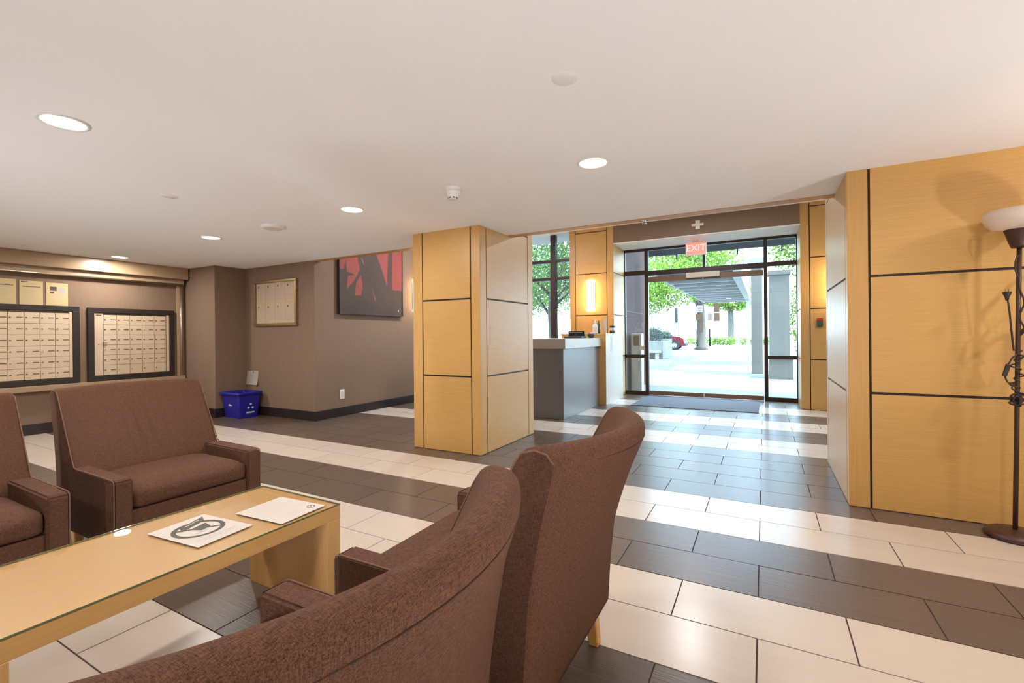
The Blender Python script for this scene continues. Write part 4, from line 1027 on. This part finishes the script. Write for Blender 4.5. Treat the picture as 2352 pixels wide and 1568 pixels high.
def left_planters():
    c = empty('planter', (-5.6, 24.6, -0.02)); box('trough', -7.4, -4.49, 24.15, 25.6, -0.02, 0.88, 'concrete', c, bev=0.01)
    box('bench_slab', -7.2, -4.56, 23.75, 24.149, 0.30, 0.40, 'steel_white', c, bev=0.01)
    for x in (-7.0, -5.9, -4.8): box('bench_support', x, x+0.12, 23.80, 24.149, -0.02, 0.30, 'steel_white', c)
    o = link('shrub', foliage_mesh('shrub', [(-5.1+5.6, 0.2, 1.25, 0.6, 0.5, 0.45), (-6.0+5.6, 0.3, 1.4, 0.8, 0.5, 0.6), (-6.9+5.6, 0.3, 1.3, 0.6, 0.5, 0.5)], 1400, 0.16, 31), 'leaf_pale', c); o['kind'] = 'stuff'
    tag(c, 'concrete planter with bench and grey green shrubs', 'planter', 'forecourt planters left')
    c = empty('planter', (-4.9, 27.4, -0.02)); box('trough', -5.6, -4.72, 26.95, 28.2, -0.02, 0.98, 'concrete', c, bev=0.01)
    box('light_box', -4.98, -4.86, 26.90, 26.951, 0.45, 0.72, 'grey_plastic', c)
    o = link('shrub', foliage_mesh('shrub', [(-0.1, 0.2, 1.15, 0.40, 0.5, 0.28)], 500, 0.15, 33), 'leaf_pale', c); o['kind'] = 'stuff'
    tag(c, 'square concrete planter nearer the parked red car', 'planter', 'forecourt planters left')
left_planters()
def car():
    e = empty('parked_car', (-7.75, 40.3, -0.03))
    # side profile (x forward to +x, z) lofted across the width with tumblehome
    prof = [(-2.05, 0.30), (-2.15, 0.60), (-2.12, 0.95), (-1.90, 1.08), (-1.60, 1.60), (-0.90, 1.68), (0.10, 1.66), (0.85, 1.16), (1.70, 1.06), (2.02, 0.92), (2.12, 0.62), (2.06, 0.32)]
    bm = bmesh.new(); R = []
    for t, ins in ((-0.90, 0.06), (-0.86, 0.0), (0.86, 0.0), (0.90, 0.06)):
        R.append([bm.verts.new((x*(1-ins*0.3), t-(math.copysign(0.16, t)*max(0, z-1.1)/0.6), z-ins*(0.5 if z > 0.5 else -0.3))) for x, z in prof])
    for A, B in zip(R, R[1:]):
        for k in range(len(A)): bm.faces.new((A[k], A[(k+1) % len(A)], B[(k+1) % len(A)], B[k]))
    bm.faces.new(R[0]); bm.faces.new(R[-1][::-1]); bmesh.ops.recalc_face_normals(bm, faces=bm.faces)
    link('body', mesh('body', bm), 'car_red', e)
    for s in (-1, 1):
        link('side_window', mesh('side_window', poly_bm([[(-1.5, s*0.84, 1.14), (0.62, s*0.84, 1.16), (0.05, s*0.755, 1.58), (-1.38, s*0.755, 1.56)]])), 'screen_dark', e)
        for x in (-1.32, 1.32):
            w = lathe('tyre', [(0.20, -0.10), (0.34, -0.11), (0.36, -0.06), (0.36, 0.06), (0.34, 0.11), (0.20, 0.10), (0.20, -0.10)], 'tyre', e, (x, s*0.82, 0.36), (PI/2, 0, 0))
            lathe('rim', [(0.0, -0.11), (0.06, -0.11), (0.07, -0.09), (0.17, -0.09), (0.215, -0.105), (0.215, 0.10), (0, 0.10)], 'wheel_alloy', w)
            for k in range(5):
                a = k*2*PI/5
                link('spoke_gap', mesh('spoke_gap', box_bm(0.085, 0.05, 0.23)), 'tyre', w, (0.125*math.cos(a), 0.125*math.sin(a), 0), (0, 0, a))
            arch = [(x+0.43*math.cos(t), s*0.905, 0.36+0.43*math.sin(t)) for t in [PI*i/12 for i in range(13)]]
            tube('wheel_arch', arch, 0.04, 'tyre', e, n=6)
        link('head_light', mesh('head_light', box_bm(0.22, 0.10, 0.14, 0.03)), 'wheel_alloy', e, (1.97, s*0.78, 0.84))
    link('bumper', mesh('bumper', box_bm(0.20, 1.70, 0.22, 0.05)), 'tyre', e, (2.08, 0, 0.42))
    tag(e, 'red car parked behind the left planters', 'car')
car()
sp_ = empty('street_sign_post', (-7.9, 50.0, -0.03)); tube('pole', [(0, 0, 0), (0, 0, 4.2)], 0.05, 'steel_blue', sp_); link('plate', mesh('plate', box_bm(0.28, 0.03, 1.5)), 'steel_blue', sp_, (0, -0.06, 3.2))
tag(sp_, 'slim street sign post left of the flared trunk', 'sign post')
